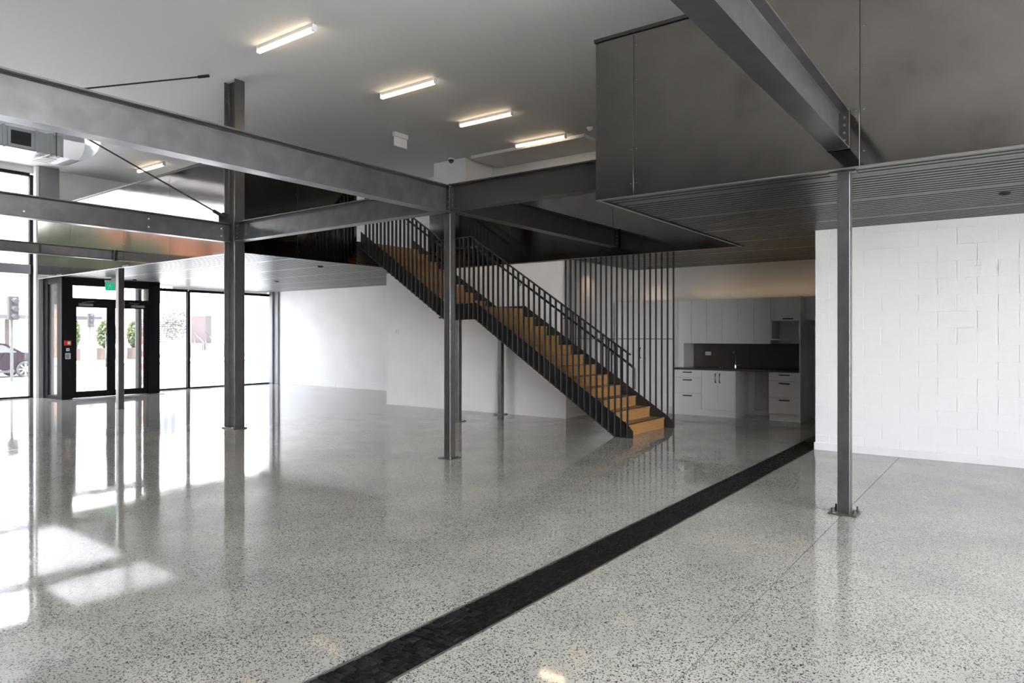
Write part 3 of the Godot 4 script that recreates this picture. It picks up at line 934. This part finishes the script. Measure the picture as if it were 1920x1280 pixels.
func kitchen() -> void:
	drawer_unit("white three drawer base unit next to the bar screen", -5.4, -4.84)
	drawer_unit("white three drawer base unit beside the tall fridge recess", -3.61, -3.081)
	var t := thing("sink_cabinet", "white two door sink cabinet under the tap", "cabinet", Vector3(-4.84, 0, -12.8))
	bx("carcass", Vector3(0, 0.13, -0.58), Vector3(0.62, 0.865, -0.02), M.carcass, t)
	bx("kickboard", Vector3(0, 0, -0.07), Vector3(0.62, 0.13, -0.05), M.cabinet, t)
	bx("end_panel", Vector3(0.62, 0, -0.58), Vector3(0.638, 0.865, 0.0), M.cabinet, t, 0.001)
	for q in [[0, 0.31, 0.27], [0.31, 0.62, 0.35]]:
		var d := front("door", t, q[0], q[1], 0.13, 0.862, 0.0)
		bar_handle(d, Vector3(q[2] - (q[0] + q[1]) / 2, 0.225, 0.009), 0.17, true)
	t = thing("benchtop", "dark stone kitchen benchtop running under the wall cabinets", "benchtop", Vector3(-5.4, 0.866, -12.78))
	bx("slab", Vector3(0, 0, -0.8), Vector3(2.318, 0.034, 0.0), M.bench, t, 0.003)
	t = thing("kitchen_sink", "stainless sink bowl set in the dark benchtop", "sink", Vector3(-4.55, 0.9, -13.15))
	bx("rim", Vector3(-0.24, 0, -0.2), Vector3(0.24, 0.005, 0.2), M.chrome, t, 0.002)
	bx("bowl", Vector3(-0.2, 0.005, -0.16), Vector3(0.2, 0.006, 0.16), M.bench, t)
	put("plug_strainer", lathe([Vector2(0, 0.012), Vector2(0.03, 0.01), Vector2(0.035, 0)], 14), M.chrome, t, Vector3(0.0, 0.006, 0.1))
	t = thing("tap", "tall chrome kitchen tap standing at the sink", "tap", Vector3(-4.4, 0.9, -13.4))
	put("base", lathe([Vector2(0.0, 0.05), Vector2(0.024, 0.05), Vector2(0.026, 0)], 14), M.chrome, t)
	put("spout", tube([Vector3.ZERO, Vector3(0, 0.28, 0), Vector3(0.02, 0.3, 0.03), Vector3(0.03, 0.3, 0.19), Vector3(0.03, 0.27, 0.2)], 0.014, 10), M.chrome, t)
	put("lever", tube([Vector3(0.0, 0.04, 0), Vector3(0.09, 0.045, 0.02), Vector3(0.12, 0.06, 0.02)], 0.008, 8), M.chrome, t)
	t = thing("splashback", "dark grey glossy splashback between bench and wall cabinets", "splashback", Vector3(-5.3, 0.9, -13.598))
	for k in 4:
		bx("panel", Vector3(0.555 * k, 0.0, 0.0), Vector3(0.555 * k + 0.5535, 0.46, 0.012), M.splash, t, 0.001)
	bx("return_panel", Vector3(-0.11, 0.0, 0.0), Vector3(-0.01, 0.46, 0.5), M.cabinet, t)
	for q in [["white double socket on the splashback left of the tap", -5.0, 1.16], ["upper grey socket on the splashback beside the fridge recess", -3.2, 1.22], ["lower grey socket on the splashback beside the fridge recess", -3.2, 1.08]]:
		t = thing("wall_socket", q[0], "socket", Vector3(q[1], q[2], -13.586), 0.0, "kitchen wall sockets")
		bx("plate", Vector3(-0.058, -0.036, 0), Vector3(0.058, 0.036, 0.009), M.white_plastic, t, 0.003)
		for s in [-0.028, 0.028]:
			bx("outlet", Vector3(s - 0.012, -0.015, 0.009), Vector3(s + 0.012, 0.01, 0.011), M.carcass, t)
			bx("switch", Vector3(s - 0.006, 0.015, 0.009), Vector3(s + 0.006, 0.026, 0.012), M.white_plastic, t)
	# wall cabinets
	var edges := [-5.405, -5.14, -4.84, -4.54, -4.245, -3.95, -3.65]
	for k in 6:
		var lbl: String = ["leftmost white wall cabinet beside the bar screen", "second white wall cabinet from the bar screen", "third white wall cabinet from the bar screen", "third white wall cabinet left of the open shelf", "second white wall cabinet left of the open shelf", "white wall cabinet directly left of the open shelf"][k]
		t = thing("wall_cabinet", lbl, "cabinet", Vector3(edges[k], 1.36, -13.06), 0.0, "white wall cabinets above the bench")
		var cw: float = edges[k + 1] - edges[k] - 0.001
		bx("carcass", Vector3(0, 0.012, -0.54), Vector3(cw, 0.84, -0.02), M.carcass, t)
		front("door", t, 0, cw, 0.0, 0.845, 0.0)
	t = thing("shelf_cabinet", "white flap cabinet with open microwave shelf below", "cabinet", Vector3(-3.65, 1.43, -13.06))
	bx("carcass", Vector3(0.0, 0.35, -0.54), Vector3(0.56, 0.77, -0.02), M.carcass, t)
	bx("side", Vector3(0.0, 0, -0.54), Vector3(0.018, 0.35, -0.0), M.cabinet, t)
	bx("side", Vector3(0.542, 0, -0.54), Vector3(0.56, 0.35, -0.0), M.cabinet, t)
	bx("shelf", Vector3(0.018, 0, -0.54), Vector3(0.542, 0.022, 0.0), M.cabinet, t, 0.001)
	bx("back", Vector3(0.018, 0.022, -0.54), Vector3(0.542, 0.35, -0.52), M.cabinet, t)
	var d := front("flap_door", t, 0, 0.56, 0.35, 0.775, 0.0)
	bar_handle(d, Vector3(0.02, -0.18, 0.009), 0.17)
	t = thing("fridge_surround", "white tall panel and overhead cupboard around the empty fridge recess", "cabinet", Vector3(-3.06, 0, -12.8))
	bx("tall_panel", Vector3(-0.02, 0, -0.79), Vector3(0.0, 2.2, 0.06), M.cabinet, t, 0.001)
	bx("overhead_carcass", Vector3(0.0, 1.78, -0.79), Vector3(0.86, 2.2, -0.28), M.carcass, t)
	front("overhead_door", t, 0, 0.43, 1.78, 2.2, -0.25)
	front("overhead_door", t, 0.43, 0.86, 1.78, 2.2, -0.25)
	t = thing("dishwasher_recess", "open appliance recess lined in white between the base units", "recess", Vector3(-4.2, 0, -13.58))
	bx("back_panel", Vector3(0.0, 0.0, 0), Vector3(0.588, 0.86, 0.02), M.cabinet, t)
	bx("back_panel", Vector3(0.12, 0.1, 0.02), Vector3(0.46, 0.82, 0.04), M.carcass, t, 0.003)
	t = thing("led_strip", "warm light strip lying on top of the white wall cabinets", "light strip", Vector3(-3.85, 2.2005, -13.4))
	bx("channel", Vector3(-1.5, 0, -0.012), Vector3(1.5, 0.003, 0.012), M.white_plastic, t)
	bx("led_tape", Vector3(-1.49, 0.003, -0.006), Vector3(1.49, 0.004, 0.006), M.led, t)
	var al := AreaLight3D.new()
	al.name = "tape_light"
	al.area_size = Vector2(2.98, 0.012)
	al.light_color = Color(1.0, 0.8, 0.6)
	al.light_energy = 0.025
	al.shadow_enabled = true
	al.set("area_range", 30.0)
	al.set("area_attenuation", 2.0)
	t.add_child(al)
	al.position = Vector3(0, 0.006, 0)
	al.rotation.x = PI / 2
	# pantry seen through the bars
	t = thing("pantry_cupboard", "tall white double door pantry seen through the bar screen", "cupboard", Vector3(-6.66, 0, -12.8))
	bx("carcass", Vector3(0, 0.13, -0.79), Vector3(1.231, 2.195, -0.02), M.carcass, t)
	bx("kickboard", Vector3(0, 0, -0.07), Vector3(1.231, 0.13, -0.05), M.cabinet, t)
	bx("end_panel", Vector3(1.232, 0, -0.79), Vector3(1.25, 2.2, 0.0), M.cabinet, t)
	for q in [[0, 0.62, 0.57], [0.62, 1.232, 0.67]]:
		var dr := front("door", t, q[0], q[1], 0.13, 2.2, 0.0)
		bar_handle(dr, Vector3(q[2] - (q[0] + q[1]) / 2, 1.17 - 1.165, 0.009), 0.2, true)

# ---------------------------------------------------------------- strip of black setts in the floor
func paving_strip() -> void:
	var t := thing("paving_strip", "long strip of black stone setts let into the concrete floor", "paving strip")
	var x0 := -2.503
	var x1 := -2.212
	bx("bedding", Vector3(x0, -0.06, -10.6), Vector3(x1, -0.012, 3.0), M.groove, t)
	for x in [x0, x1]:
		bx("edge_angle", Vector3(x - 0.004, -0.05, -10.6), Vector3(x + 0.004, 0.002, 3.0), M.fascia_edge, t)
	var rng := RandomNumberGenerator.new()
	rng.seed = 77
	var rest := st()
	var count := 0
	var z := -1.35
	var lane := 0
	var prev := []
	var nx := 7
	var wob := func(i: int, zz: float) -> float: return sin(zz * 7.0 + i * 2.1) * 0.006 + sin(zz * 17.0 + i) * 0.004
	while z > -10.55:
		var dz := rng.randf_range(0.034, 0.052)
		var cols := rng.randi_range(6, 8)
		var xs := [x0 + 0.006]
		for i in range(1, cols):
			xs.append(lerpf(x0 + 0.006, x1 - 0.006, float(i) / cols) + rng.randf_range(-0.008, 0.008))
		xs.append(x1 - 0.006)
		for i in cols:
			var g := 0.003
			var a := [Vector2(xs[i] + g, z - g + wob.call(0, xs[i])), Vector2(xs[i + 1] - g, z - g + wob.call(0, xs[i + 1])), Vector2(xs[i + 1] - g, z - dz + g + wob.call(0, xs[i + 1])), Vector2(xs[i] + g, z - dz + g + wob.call(0, xs[i]))]
			for k in 4:
				a[k] += Vector2(rng.randf_range(-0.004, 0.004), rng.randf_range(-0.006, 0.006))
			var y := rng.randf_range(-0.004, 0.0)
			var tilt := Vector2(rng.randf_range(-0.05, 0.05), rng.randf_range(-0.05, 0.05))
			var c: Vector2 = (a[0] + a[1] + a[2] + a[3]) / 4
			var up := Vector3(-tilt.x, 1, -tilt.y).normalized()
			var single := z > -5.4 and count < 296
			var s := st() if single else rest
			var top := []
			var mid := []
			for q in a:
				var dlt: Vector2 = (q - c)
				top.append(Vector3(c.x + dlt.x * 0.88, y + dlt.dot(tilt) + 0.0015, c.y + dlt.y * 0.88))
				mid.append(Vector3(q.x, y - 0.006, q.y))
			quad(s, top[0], top[1], top[2], top[3], up)
			for k in 4:
				var k2 := (k + 1) % 4
				var n := Vector3((a[k] + a[k2]).x / 2 - c.x, 0.012, (a[k] + a[k2]).y / 2 - c.y).normalized()
				quad(s, top[k], top[k2], mid[k2], mid[k], n)
			if single:
				count += 1
				put("sett", s.commit(), M.sett[rng.randi_range(0, 2)], t)
		z -= dz
	var o := put("far_setts", rest.commit(), M.sett[1], t)
	o.set_meta("kind", "stuff")

# ---------------------------------------------------------------- lights, duct, small fittings
func fittings() -> void:
	var lamps := [[-8.2, -6.0, "ceiling batten light nearest the top edge of the picture"], [-8.2, -8.4, "second ceiling batten light in the row above the pale beam"], [-8.15, -10.43, "third ceiling batten light in the row towards the stairs"], [-8.13, -12.27, "last ceiling batten light in the row near the back wall"], [-17.05, -8.62, "ceiling batten light over the left mezzanine seen past the tie rod"]]
	for q in lamps:
		var t := thing("batten_light", q[2], "ceiling light", Vector3(q[0], CEIL, q[1]), 0.0, "ceiling batten lights")
		bx("body", Vector3(-0.63, -0.045, -0.03), Vector3(0.63, 0.0, 0.03), M.white_plastic, t, 0.003)
		put("diffuser", prism(round_rect(0.062, 0.05, 0.018), Vector3(-0.605, -0.07, 0), Vector3.BACK, Vector3.UP, Vector3.RIGHT * 1.21), M.led, t)
		for e in [-0.618, 0.618]:
			bx("end_cap", Vector3(e - 0.014, -0.098, -0.034), Vector3(e + 0.014, 0.0, 0.034), M.white_plastic, t, 0.003)
		var a := AreaLight3D.new()
		a.name = "tube_light"
		a.area_size = Vector2(1.2, 0.06)
		a.light_color = Color(1.0, 0.86, 0.68)
		a.light_energy = 0.14
		a.light_size = 0.1
		a.set("area_range", 30.0)
		a.set("area_attenuation", 2.0)
		a.shadow_enabled = true
		t.add_child(a)
		a.position = Vector3(0, -0.1, 0)
		a.rotation.x = -PI / 2
	# hanging blank sign
	var t := thing("hanging_sign", "blank white back of an exit sign hung from the ceiling", "sign", Vector3(-10.25, 0, -10.29))
	bx("housing", Vector3(-0.04, 5.56, -0.19), Vector3(0.04, CEIL, 0.19), M.white_plastic, t, 0.006)
	bx("plate", Vector3(-0.006, 5.37, -0.185), Vector3(0.006, 5.56, 0.185), M.white_plastic, t, 0.002)
	var dome_prof := [Vector2(0, -0.115), Vector2(0.025, -0.11), Vector2(0.05, -0.09), Vector2(0.062, -0.06), Vector2(0.062, -0.035)]
	t = thing("dome_camera", "round security camera on the ceiling above the white wall box", "camera", Vector3(-10.72, CEIL, -12.42))
	put("mount", lathe([Vector2(0.055, -0.035), Vector2(0.07, -0.03), Vector2(0.07, 0)], 18), M.white_plastic, t)
	put("dome", lathe(dome_prof, 18), M.grille, t)
	put("lens", lathe([Vector2(0, -0.012), Vector2(0.02, -0.01), Vector2(0.024, 0.0)], 12), M.chrome, t, Vector3(0.04, -0.09, 0.03))
	t = thing("ceiling_detector", "small round detector on the ceiling beside the dark steel upstand", "detector", Vector3(-6.9, CEIL, -12.2))
	put("mount", lathe([Vector2(0.05, -0.035), Vector2(0.06, -0.03), Vector2(0.06, 0)], 18), M.white_plastic, t)
	put("dome", lathe([Vector2(0, -0.08), Vector2(0.03, -0.07), Vector2(0.045, -0.05), Vector2(0.05, -0.035)], 18), M.white_plastic, t)
	# downlights in the slatted ceilings
	for q in [[-0.12, -8.37, "black downlight in the slat ceiling near the block wall"], [-15.24, -10.9, "black downlight in the left slat ceiling near the shopfront corner"], [-11.3, -9.1, "black downlight in the left slat ceiling near the stairs"], [-17.6, -8.5, "black downlight in the slat ceiling just inside the doors"]]:
		t = thing("downlight", q[2], "downlight", Vector3(q[0], SOF, q[1]), 0.0, "downlights in the slat ceilings")
		put("trim_ring", lathe([Vector2(0.02, -0.004), Vector2(0.045, -0.022), Vector2(0.055, -0.01), Vector2(0.055, 0)], 18), M.grille, t)
		put("lamp_face", lathe([Vector2(0.0, -0.01), Vector2(0.026, -0.008)], 14), M.nosing, t)
	for q in [[-6.45, -11.75, "small lit downlight close to the left kitchen wall"], [-6.1, -13.25, "small lit downlight above the pantry near the back wall"]]:
		t = thing("downlight", q[2], "downlight", Vector3(q[0], SOF, q[1]), 0.0, "downlights in the slat ceilings")
		put("trim_ring", lathe([Vector2(0.03, -0.004), Vector2(0.045, -0.012), Vector2(0.05, -0.006), Vector2(0.05, 0)], 18), M.grille, t)
		put("lamp_face", lathe([Vector2(0.0, -0.005), Vector2(0.03, -0.004)], 14), M.led, t)
		var sp := SpotLight3D.new()
		sp.name = "spot_light"
		sp.light_color = Color(1.0, 0.88, 0.76)
		sp.light_energy = 0.06
		sp.light_size = 0.03
		sp.spot_angle = 55.0
		sp.spot_range = 20.0
		sp.spot_attenuation = 2.0
		sp.shadow_enabled = true
		t.add_child(sp)
		sp.position = Vector3(0, -0.02, 0)
		sp.rotation.x = -PI / 2
	t = thing("light_switch", "small white switch plate on the white wall left of the middle column", "switch", Vector3(-10.97, 1.6, -10.9))
	bx("plate", Vector3(-0.045, -0.065, 0), Vector3(0.045, 0.065, 0.01), M.white_plastic, t, 0.003)
	bx("rocker", Vector3(-0.02, -0.03, 0.01), Vector3(0.02, 0.03, 0.016), M.carcass, t, 0.002)
	# air duct high on the left
	t = thing("air_duct", "galvanised rectangular air duct bending up to the ceiling", "duct", Vector3(-15.5, 0, 0))
	var y0 := 5.1
	var y1 := 5.5
	bx("straight_run", Vector3(-0.75, y0, -6.08), Vector3(0, y1, NEAR - 0.1), M.galv, t, 0.004)
	var el := [Vector2(6.08, y0)]
	for k in 9:
		var a := PI / 2 * k / 8
		el.append(Vector2(6.08 + 0.72 * sin(a), y0 + 0.55 - 0.55 * cos(a) - (0.08 * sin(a * 2))))
	el.append(Vector2(6.8, CEIL - 0.005))
	el.append(Vector2(6.08, CEIL - 0.005))
	put("bend", prism(el, Vector3(-0.75, 0, 0), Vector3.FORWARD, Vector3.UP, Vector3.RIGHT * 0.75), M.galv, t)
	for z in [-6.06, -5.86, -5.62, -5.06, -3.6]:
		bx("flange", Vector3(-0.77, y0 - 0.02, z - 0.02), Vector3(0.02, y1 + 0.02, z + 0.02), M.galv, t, 0.003)
	var g := Node3D.new()
	g.name = "grille"
	t.add_child(g)
	bx("surround", Vector3(0.0, 5.12, -5.56), Vector3(0.025, 5.48, -5.12), M.galv, g, 0.004)
	bx("dark_core", Vector3(0.02, 5.17, -5.51), Vector3(0.027, 5.43, -5.17), M.grille, g)
	for k in 8:
		bx("louvre", Vector3(0.024, 5.185 + 0.031 * k, -5.5), Vector3(0.036, 5.192 + 0.031 * k, -5.18), M.grille, g)
	var vn := Node3D.new()
	vn.name = "air_diffuser"
	t.add_child(vn)
	for k in 4:
		bx("blade", Vector3(-0.6 + 0.14 * k, 5.03, -6.0), Vector3(-0.5 + 0.14 * k, 5.045, -5.75), M.white_plastic, vn, 0.002)
	for z in [-5.95, -2.0, 2.0]:
		put("hanger", tube([Vector3(0.03, y0 - 0.03, z), Vector3(0.03, CEIL, z)], 0.008, 6), M.black, t)

# ---------------------------------------------------------------- the street outside
func leaf_ball(rng: RandomNumberGenerator, c: Vector3, r: Vector3, n: int, size: float) -> Mesh:
	var s := st()
	for i in n:
		var d := Vector3(rng.randfn(), rng.randfn(), rng.randfn()).normalized()
		var p := c + d * r * pow(rng.randf(), 0.33)
		var u := Vector3(rng.randfn(), rng.randfn(), rng.randfn()).normalized()
		var v := u.cross(Vector3(rng.randfn(), rng.randfn(), rng.randfn())).normalized()
		var w := size * rng.randf_range(0.6, 1.3)
		quad(s, p - u * w, p + v * w * 0.5, p + u * w, p - v * w * 0.5, u.cross(v).normalized())
	return s.commit()

func tree(called: String, label: String, at: Vector3, h: float, r: float, n: int, sz: float, m: Material, sd: int, group := "") -> void:
	var rng := RandomNumberGenerator.new()
	rng.seed = sd
	var t := thing(called, label, "tree", at, 0.0, group)
	put("trunk", tube([Vector3.ZERO, Vector3(0.05, h * 0.4, 0), Vector3(0.0, h * 0.75, 0.05)], 0.025 * h * 0.5, 7), M.bark, t)
	for k in 4:
		var a := TAU * k / 4 + 0.5
		put("branch", tube([Vector3(0.03, h * 0.4, 0), Vector3(cos(a) * r * 0.5, h * 0.62, sin(a) * r * 0.5)], 0.012 * h * 0.5, 5), M.bark, t)
	var o := put("foliage", leaf_ball(rng, Vector3(0, h * 0.68, 0), Vector3(r, h * 0.32, r), n, sz), m, t)
	o.set_meta("kind", "stuff")

func outside() -> void:
	var g := -0.12
	var s := struct("floor_street", "sunlit pale street and pavement outside the glazing")
	bx("road", Vector3(-42, g - 0.3, -110), Vector3(-23.5, g - 0.06, 70), M.asphalt, s)
	bx("pavement", Vector3(-23.5, g - 0.3, -110), Vector3(-19.9, g + 0.02, 70), M.paving, s)
	bx("pavement", Vector3(-110, g - 0.3, -110), Vector3(-42, g + 0.06, 70), M.paving, s)
	bx("kerb", Vector3(-23.65, g - 0.3, -110), Vector3(-23.5, g + 0.02, 70), M.kerb, s)
	bx("kerb", Vector3(-42, g - 0.3, -110), Vector3(-41.8, g + 0.06, 70), M.kerb, s)
	bx("yard", Vector3(5.5, g - 0.3, -110), Vector3(60, g, 70), M.paving, s)
	bx("yard", Vector3(-19.9, g - 0.3, NEAR + 0.3), Vector3(5.5, g - 0.05, 70), M.paving, s)
	bx("yard", Vector3(-19.9, g - 0.3, -110), Vector3(5.5, g - 0.05, -14.0), M.paving, s)

	# office building opposite
	var f := -50.0
	var t := thing("office_building", "pale rendered building across the street with stepped entrance", "building", Vector3(f, g, 0))
	bx("wall", Vector3(-12, 0, -46), Vector3(0, 11, -23.6), M.render_white, t)
	bx("plinth", Vector3(0, 0, -46), Vector3(0.08, 0.35, -23.6), M.kerb, t)
	for z in [-26.6, -31.8, -36.5, -40.0]:
		var w := bx("window", Vector3(0.0, 4.0, z - 0.7), Vector3(0.06, 6.2, z + 0.7), M.ext_glass, t)
		for k in 3:
			bx("mullion", Vector3(0.02, -1.1, -0.5 + 0.5 * k - 0.03), Vector3(0.06, 1.1, -0.5 + 0.5 * k + 0.03), M.render_white, w)
	var lv := Node3D.new()
	lv.name = "louvre_screen"
	t.add_child(lv)
	bx("recess", Vector3(0, 1.1, -27.2), Vector3(0.02, 2.8, -23.9), M.ext_dark, lv)
	for k in 11:
		bx("louvre", Vector3(0.02, 1.12 + 0.155 * k, -27.2), Vector3(0.12, 1.2 + 0.155 * k, -23.9), M.render_white, lv)
	var dn := Node3D.new()
	dn.name = "entrance"
	t.add_child(dn)
	bx("door_recess", Vector3(0, 0.5, -29.4), Vector3(0.05, 3.15, -28.3), M.ext_mauve, dn)
	bx("side_light", Vector3(0, 1.1, -29.9), Vector3(0.05, 3.2, -29.4), M.ext_dark, dn)
	bx("canopy_glass", Vector3(0, 3.7, -29.8), Vector3(0.05, 4.4, -28.3), M.ext_glass, dn)
	for k in 4:
		bx("step", Vector3(0.05, 0, -29.4), Vector3(1.5 - 0.33 * k, 0.14 * (k + 1), -28.3), M.kerb, dn, 0.01)
	bx("step_wall", Vector3(0.05, 0, -30.1), Vector3(1.5, 1.1, -29.4), M.kerb, dn, 0.01)
	bx("step_wall", Vector3(0.05, 0, -28.3), Vector3(1.5, 1.1, -27.3), M.kerb, dn, 0.01)
	for z in [-28.4, -29.3]:
		put("hand_rail", tube([Vector3(1.5, 0.1, z), Vector3(1.5, 1.15, z), Vector3(0.3, 1.9, z), Vector3(0.3, 0.7, z)], 0.03, 6), M.chrome, dn)
	bx("shop_window", Vector3(0, 1.15, -35.6), Vector3(0.08, 3.3, -33.7), M.teal, t)

	t = thing("corner_building", "pale low shop building across the street seen behind the parked car", "building", Vector3(-52, g, 0))
	bx("wall", Vector3(-10, 0, -22.5), Vector3(0, 5.2, -6), M.render_white, t)
	bx("parapet", Vector3(0, 4.3, -22.5), Vector3(0.25, 5.3, -6), M.render_cream, t)
	bx("awning", Vector3(0, 2.75, -22.0), Vector3(2.0, 2.95, -7), M.roof_dark, t)
	for z in [-20.3, -18.3, -16.3, -14.0]:
		bx("shop_window", Vector3(0, 0.5, z - 0.7), Vector3(0.06, 2.5, z + 0.7), M.render_cream, t)
		bx("pier", Vector3(0, 0, z - 0.95), Vector3(0.1, 2.7, z - 0.75), M.ext_mauve, t)
	t = thing("brick_building", "orange building reflected in the left steel upstand", "building", Vector3(-56, g, 0))
	bx("wall", Vector3(-10, 0, 7.0), Vector3(0, 9.9, 24), M.orange, t)
	put("roof", prism([Vector2(-0.4, 9.9), Vector2(-0.4, 10.2), Vector2(10.4, 10.2), Vector2(10.4, 9.9)], Vector3(0.0, 0, 6.8), Vector3.LEFT, Vector3.UP, Vector3.BACK * 17.4), M.roof_dark, t)
	for k in 5:
		bx("window", Vector3(0.0, 3.6, 10 + 2.8 * k), Vector3(0.05, 5.4, 11.4 + 2.8 * k), M.ext_glass, t)

	# hedges in planters
	var rng := RandomNumberGenerator.new()
	rng.seed = 4
	for q in [[-21.1, -22.3, "round green hedge bush in a planter seen through the left door leaf"], [-23.05, -24.0, "clipped green hedge in a dark planter seen beside the thin entrance post"], [-19.2, -20.0, "low green bush in a planter seen through the slim side pane"]]:
		var z0: float = q[0]
		var z1: float = q[1]
		t = thing("hedge_planter", q[2], "hedge", Vector3(-48.6, g, (z0 + z1) / 2), 0.0, "hedges in planters across the street")
		var hw := absf(z1 - z0) / 2
		bx("planter", Vector3(-0.4, 0, -hw * 0.8), Vector3(0.4, 0.85, hw * 0.8), M.planter, t, 0.02)
		var o := put("foliage", leaf_ball(rng, Vector3(0, 1.75, 0), Vector3(0.55, 0.95, hw * 1.1), 1800, 0.11), M.leaf, t)
		o.set_meta("kind", "stuff")
	tree("street_tree", "thin grey leaved street tree in front of the louvred wall", Vector3(-46.5, g, -25.2), 3.6, 0.9, 900, 0.09, M.leaf_grey, 8)
	for k in 3:
		tree("leafy_tree", ["broad green tree reflected at the far left of the steel upstand", "green tree between two others reflected in the steel upstand", "green tree nearest the orange building in the reflection"][k], Vector3(-40.0 - 1.5 * k, g, -3.5 + 4.4 * k), 9.0 - 0.8 * k, 2.1, 2600, 0.3, M.leaf, 20 + k, "trees reflected in the steel upstand")

	# parked car, side on
	t = thing("parked_car", "dark purple car parked at the kerb beyond the left window", "car", Vector3(-33.0, g - 0.06, -11.55))
	# profile along z (forward = +z here), body shell pushed across x
	var body := [Vector2(-0.85, 0.3), Vector2(-0.95, 0.5), Vector2(-0.9, 0.85), Vector2(-0.6, 0.98), Vector2(0.1, 1.02), Vector2(0.7, 1.38), Vector2(1.2, 1.46), Vector2(2.2, 1.44), Vector2(2.8, 1.2), Vector2(3.3, 0.98), Vector2(3.45, 0.7), Vector2(3.4, 0.32), Vector2(3.08, 0.28)]
	for c in [2.7, 0.0]:
		for k in 9:
			var a := PI * k / 8
			body.append(Vector2(c + 0.38 * cos(a), 0.33 + 0.38 * sin(a)))
	put("body", prism(body, Vector3(-1.75, 0, 0), Vector3.BACK, Vector3.UP, Vector3.RIGHT * 1.75), M.car, t)
	put("side_window", prism([Vector2(0.3, 1.02), Vector2(0.78, 1.32), Vector2(1.3, 1.4), Vector2(2.1, 1.38), Vector2(2.6, 1.16), Vector2(2.65, 1.02)], Vector3(0.0, 0, 0), Vector3.BACK, Vector3.UP, Vector3.RIGHT * 0.012), M.car_glass, t)
	for c in [0.0, 2.7]:
		for sx in [-1.62, -0.1]:
			var wheel := Node3D.new()
			wheel.name = "wheel"
			t.add_child(wheel, true)
			wheel.position = Vector3(sx, 0.33, c)
			put("tyre", lathe([Vector2(0.2, -0.1), Vector2(0.31, -0.1), Vector2(0.33, -0.07), Vector2(0.33, 0.07), Vector2(0.31, 0.1), Vector2(0.25, 0.1)], 24), M.tyre, wheel, Vector3.ZERO, Vector3(0, 0, -PI / 2))
			put("rim", lathe([Vector2(0, 0.06), Vector2(0.2, 0.05), Vector2(0.25, 0.09), Vector2(0.26, 0.1)], 24), M.tyre, wheel, Vector3.ZERO, Vector3(0, 0, -PI / 2))
			for k in 8:
				var a := TAU * k / 8
				put("spoke", tube([Vector3(0.085, 0.03 * sin(a), 0.03 * cos(a)), Vector3(0.09, 0.24 * sin(a), 0.24 * cos(a))], 0.022, 5), M.alloy, wheel)
	bx("tail_lamp", Vector3(-0.25, 0.72, -0.93), Vector3(0.005, 0.88, -0.7), M.red, t, 0.01)
	bx("sill", Vector3(-0.03, 0.2, 0.4), Vector3(0.01, 0.3, 2.3), M.ext_dark, t)

	# traffic signals
	for q in [[Vector3(-29.0, g, -9.75), 3.05, "dark traffic signal with visors above the parked car"], [Vector3(-45.0, g, -19.15), 3.0, "small traffic signal seen at the top of the left door leaf"], [Vector3(-29.0, g, -20.45), 3.2, "traffic signal visors at the right edge of the shopfront glass"]]:
		t = thing("traffic_signal", q[2], "traffic light", q[0], 0.0, "street traffic signals")
		put("pole", tube([Vector3(-0.1, 0, 0), Vector3(-0.1, q[1] - 0.1, 0)], 0.05, 8), M.post_green, t)
		bx("housing", Vector3(-0.1, q[1] - 0.85, -0.16), Vector3(0.1, q[1], 0.16), M.signal, t, 0.02)
		for k in 3:
			put("visor", tube([Vector3(0.1, q[1] - 0.15 - 0.28 * k, 0), Vector3(0.36, q[1] - 0.19 - 0.28 * k, 0.0)], 0.09, 10), M.signal, t)
	# posts just outside the entrance
	t = thing("canopy_post", "grey green canopy post standing outside the right door leaf", "post", Vector3(-21.2, g, -10.32))
	put("shaft", prism(round_rect(0.1, 0.1, 0.015), Vector3.ZERO, Vector3.RIGHT, Vector3.BACK, Vector3.UP * 3.4), M.post_green, t)
	bx("base", Vector3(-0.14, 0, -0.14), Vector3(0.14, 0.03, 0.14), M.post_green, t)
	t = thing("striped_bollard", "red and white striped marker post outside the right door leaf", "bollard", Vector3(-24.4, g - 0.06, -12.03))
	for k in 6:
		put("band", lathe([Vector2(0.085, 0.0), Vector2(0.085, 0.22)], 14), M.red if k % 2 == 1 else M.white_plastic, t, Vector3(0, 0.3 + 0.22 * k, 0))
	put("core", tube([Vector3.ZERO, Vector3.UP * 1.66], 0.08, 12), M.nosing, t)
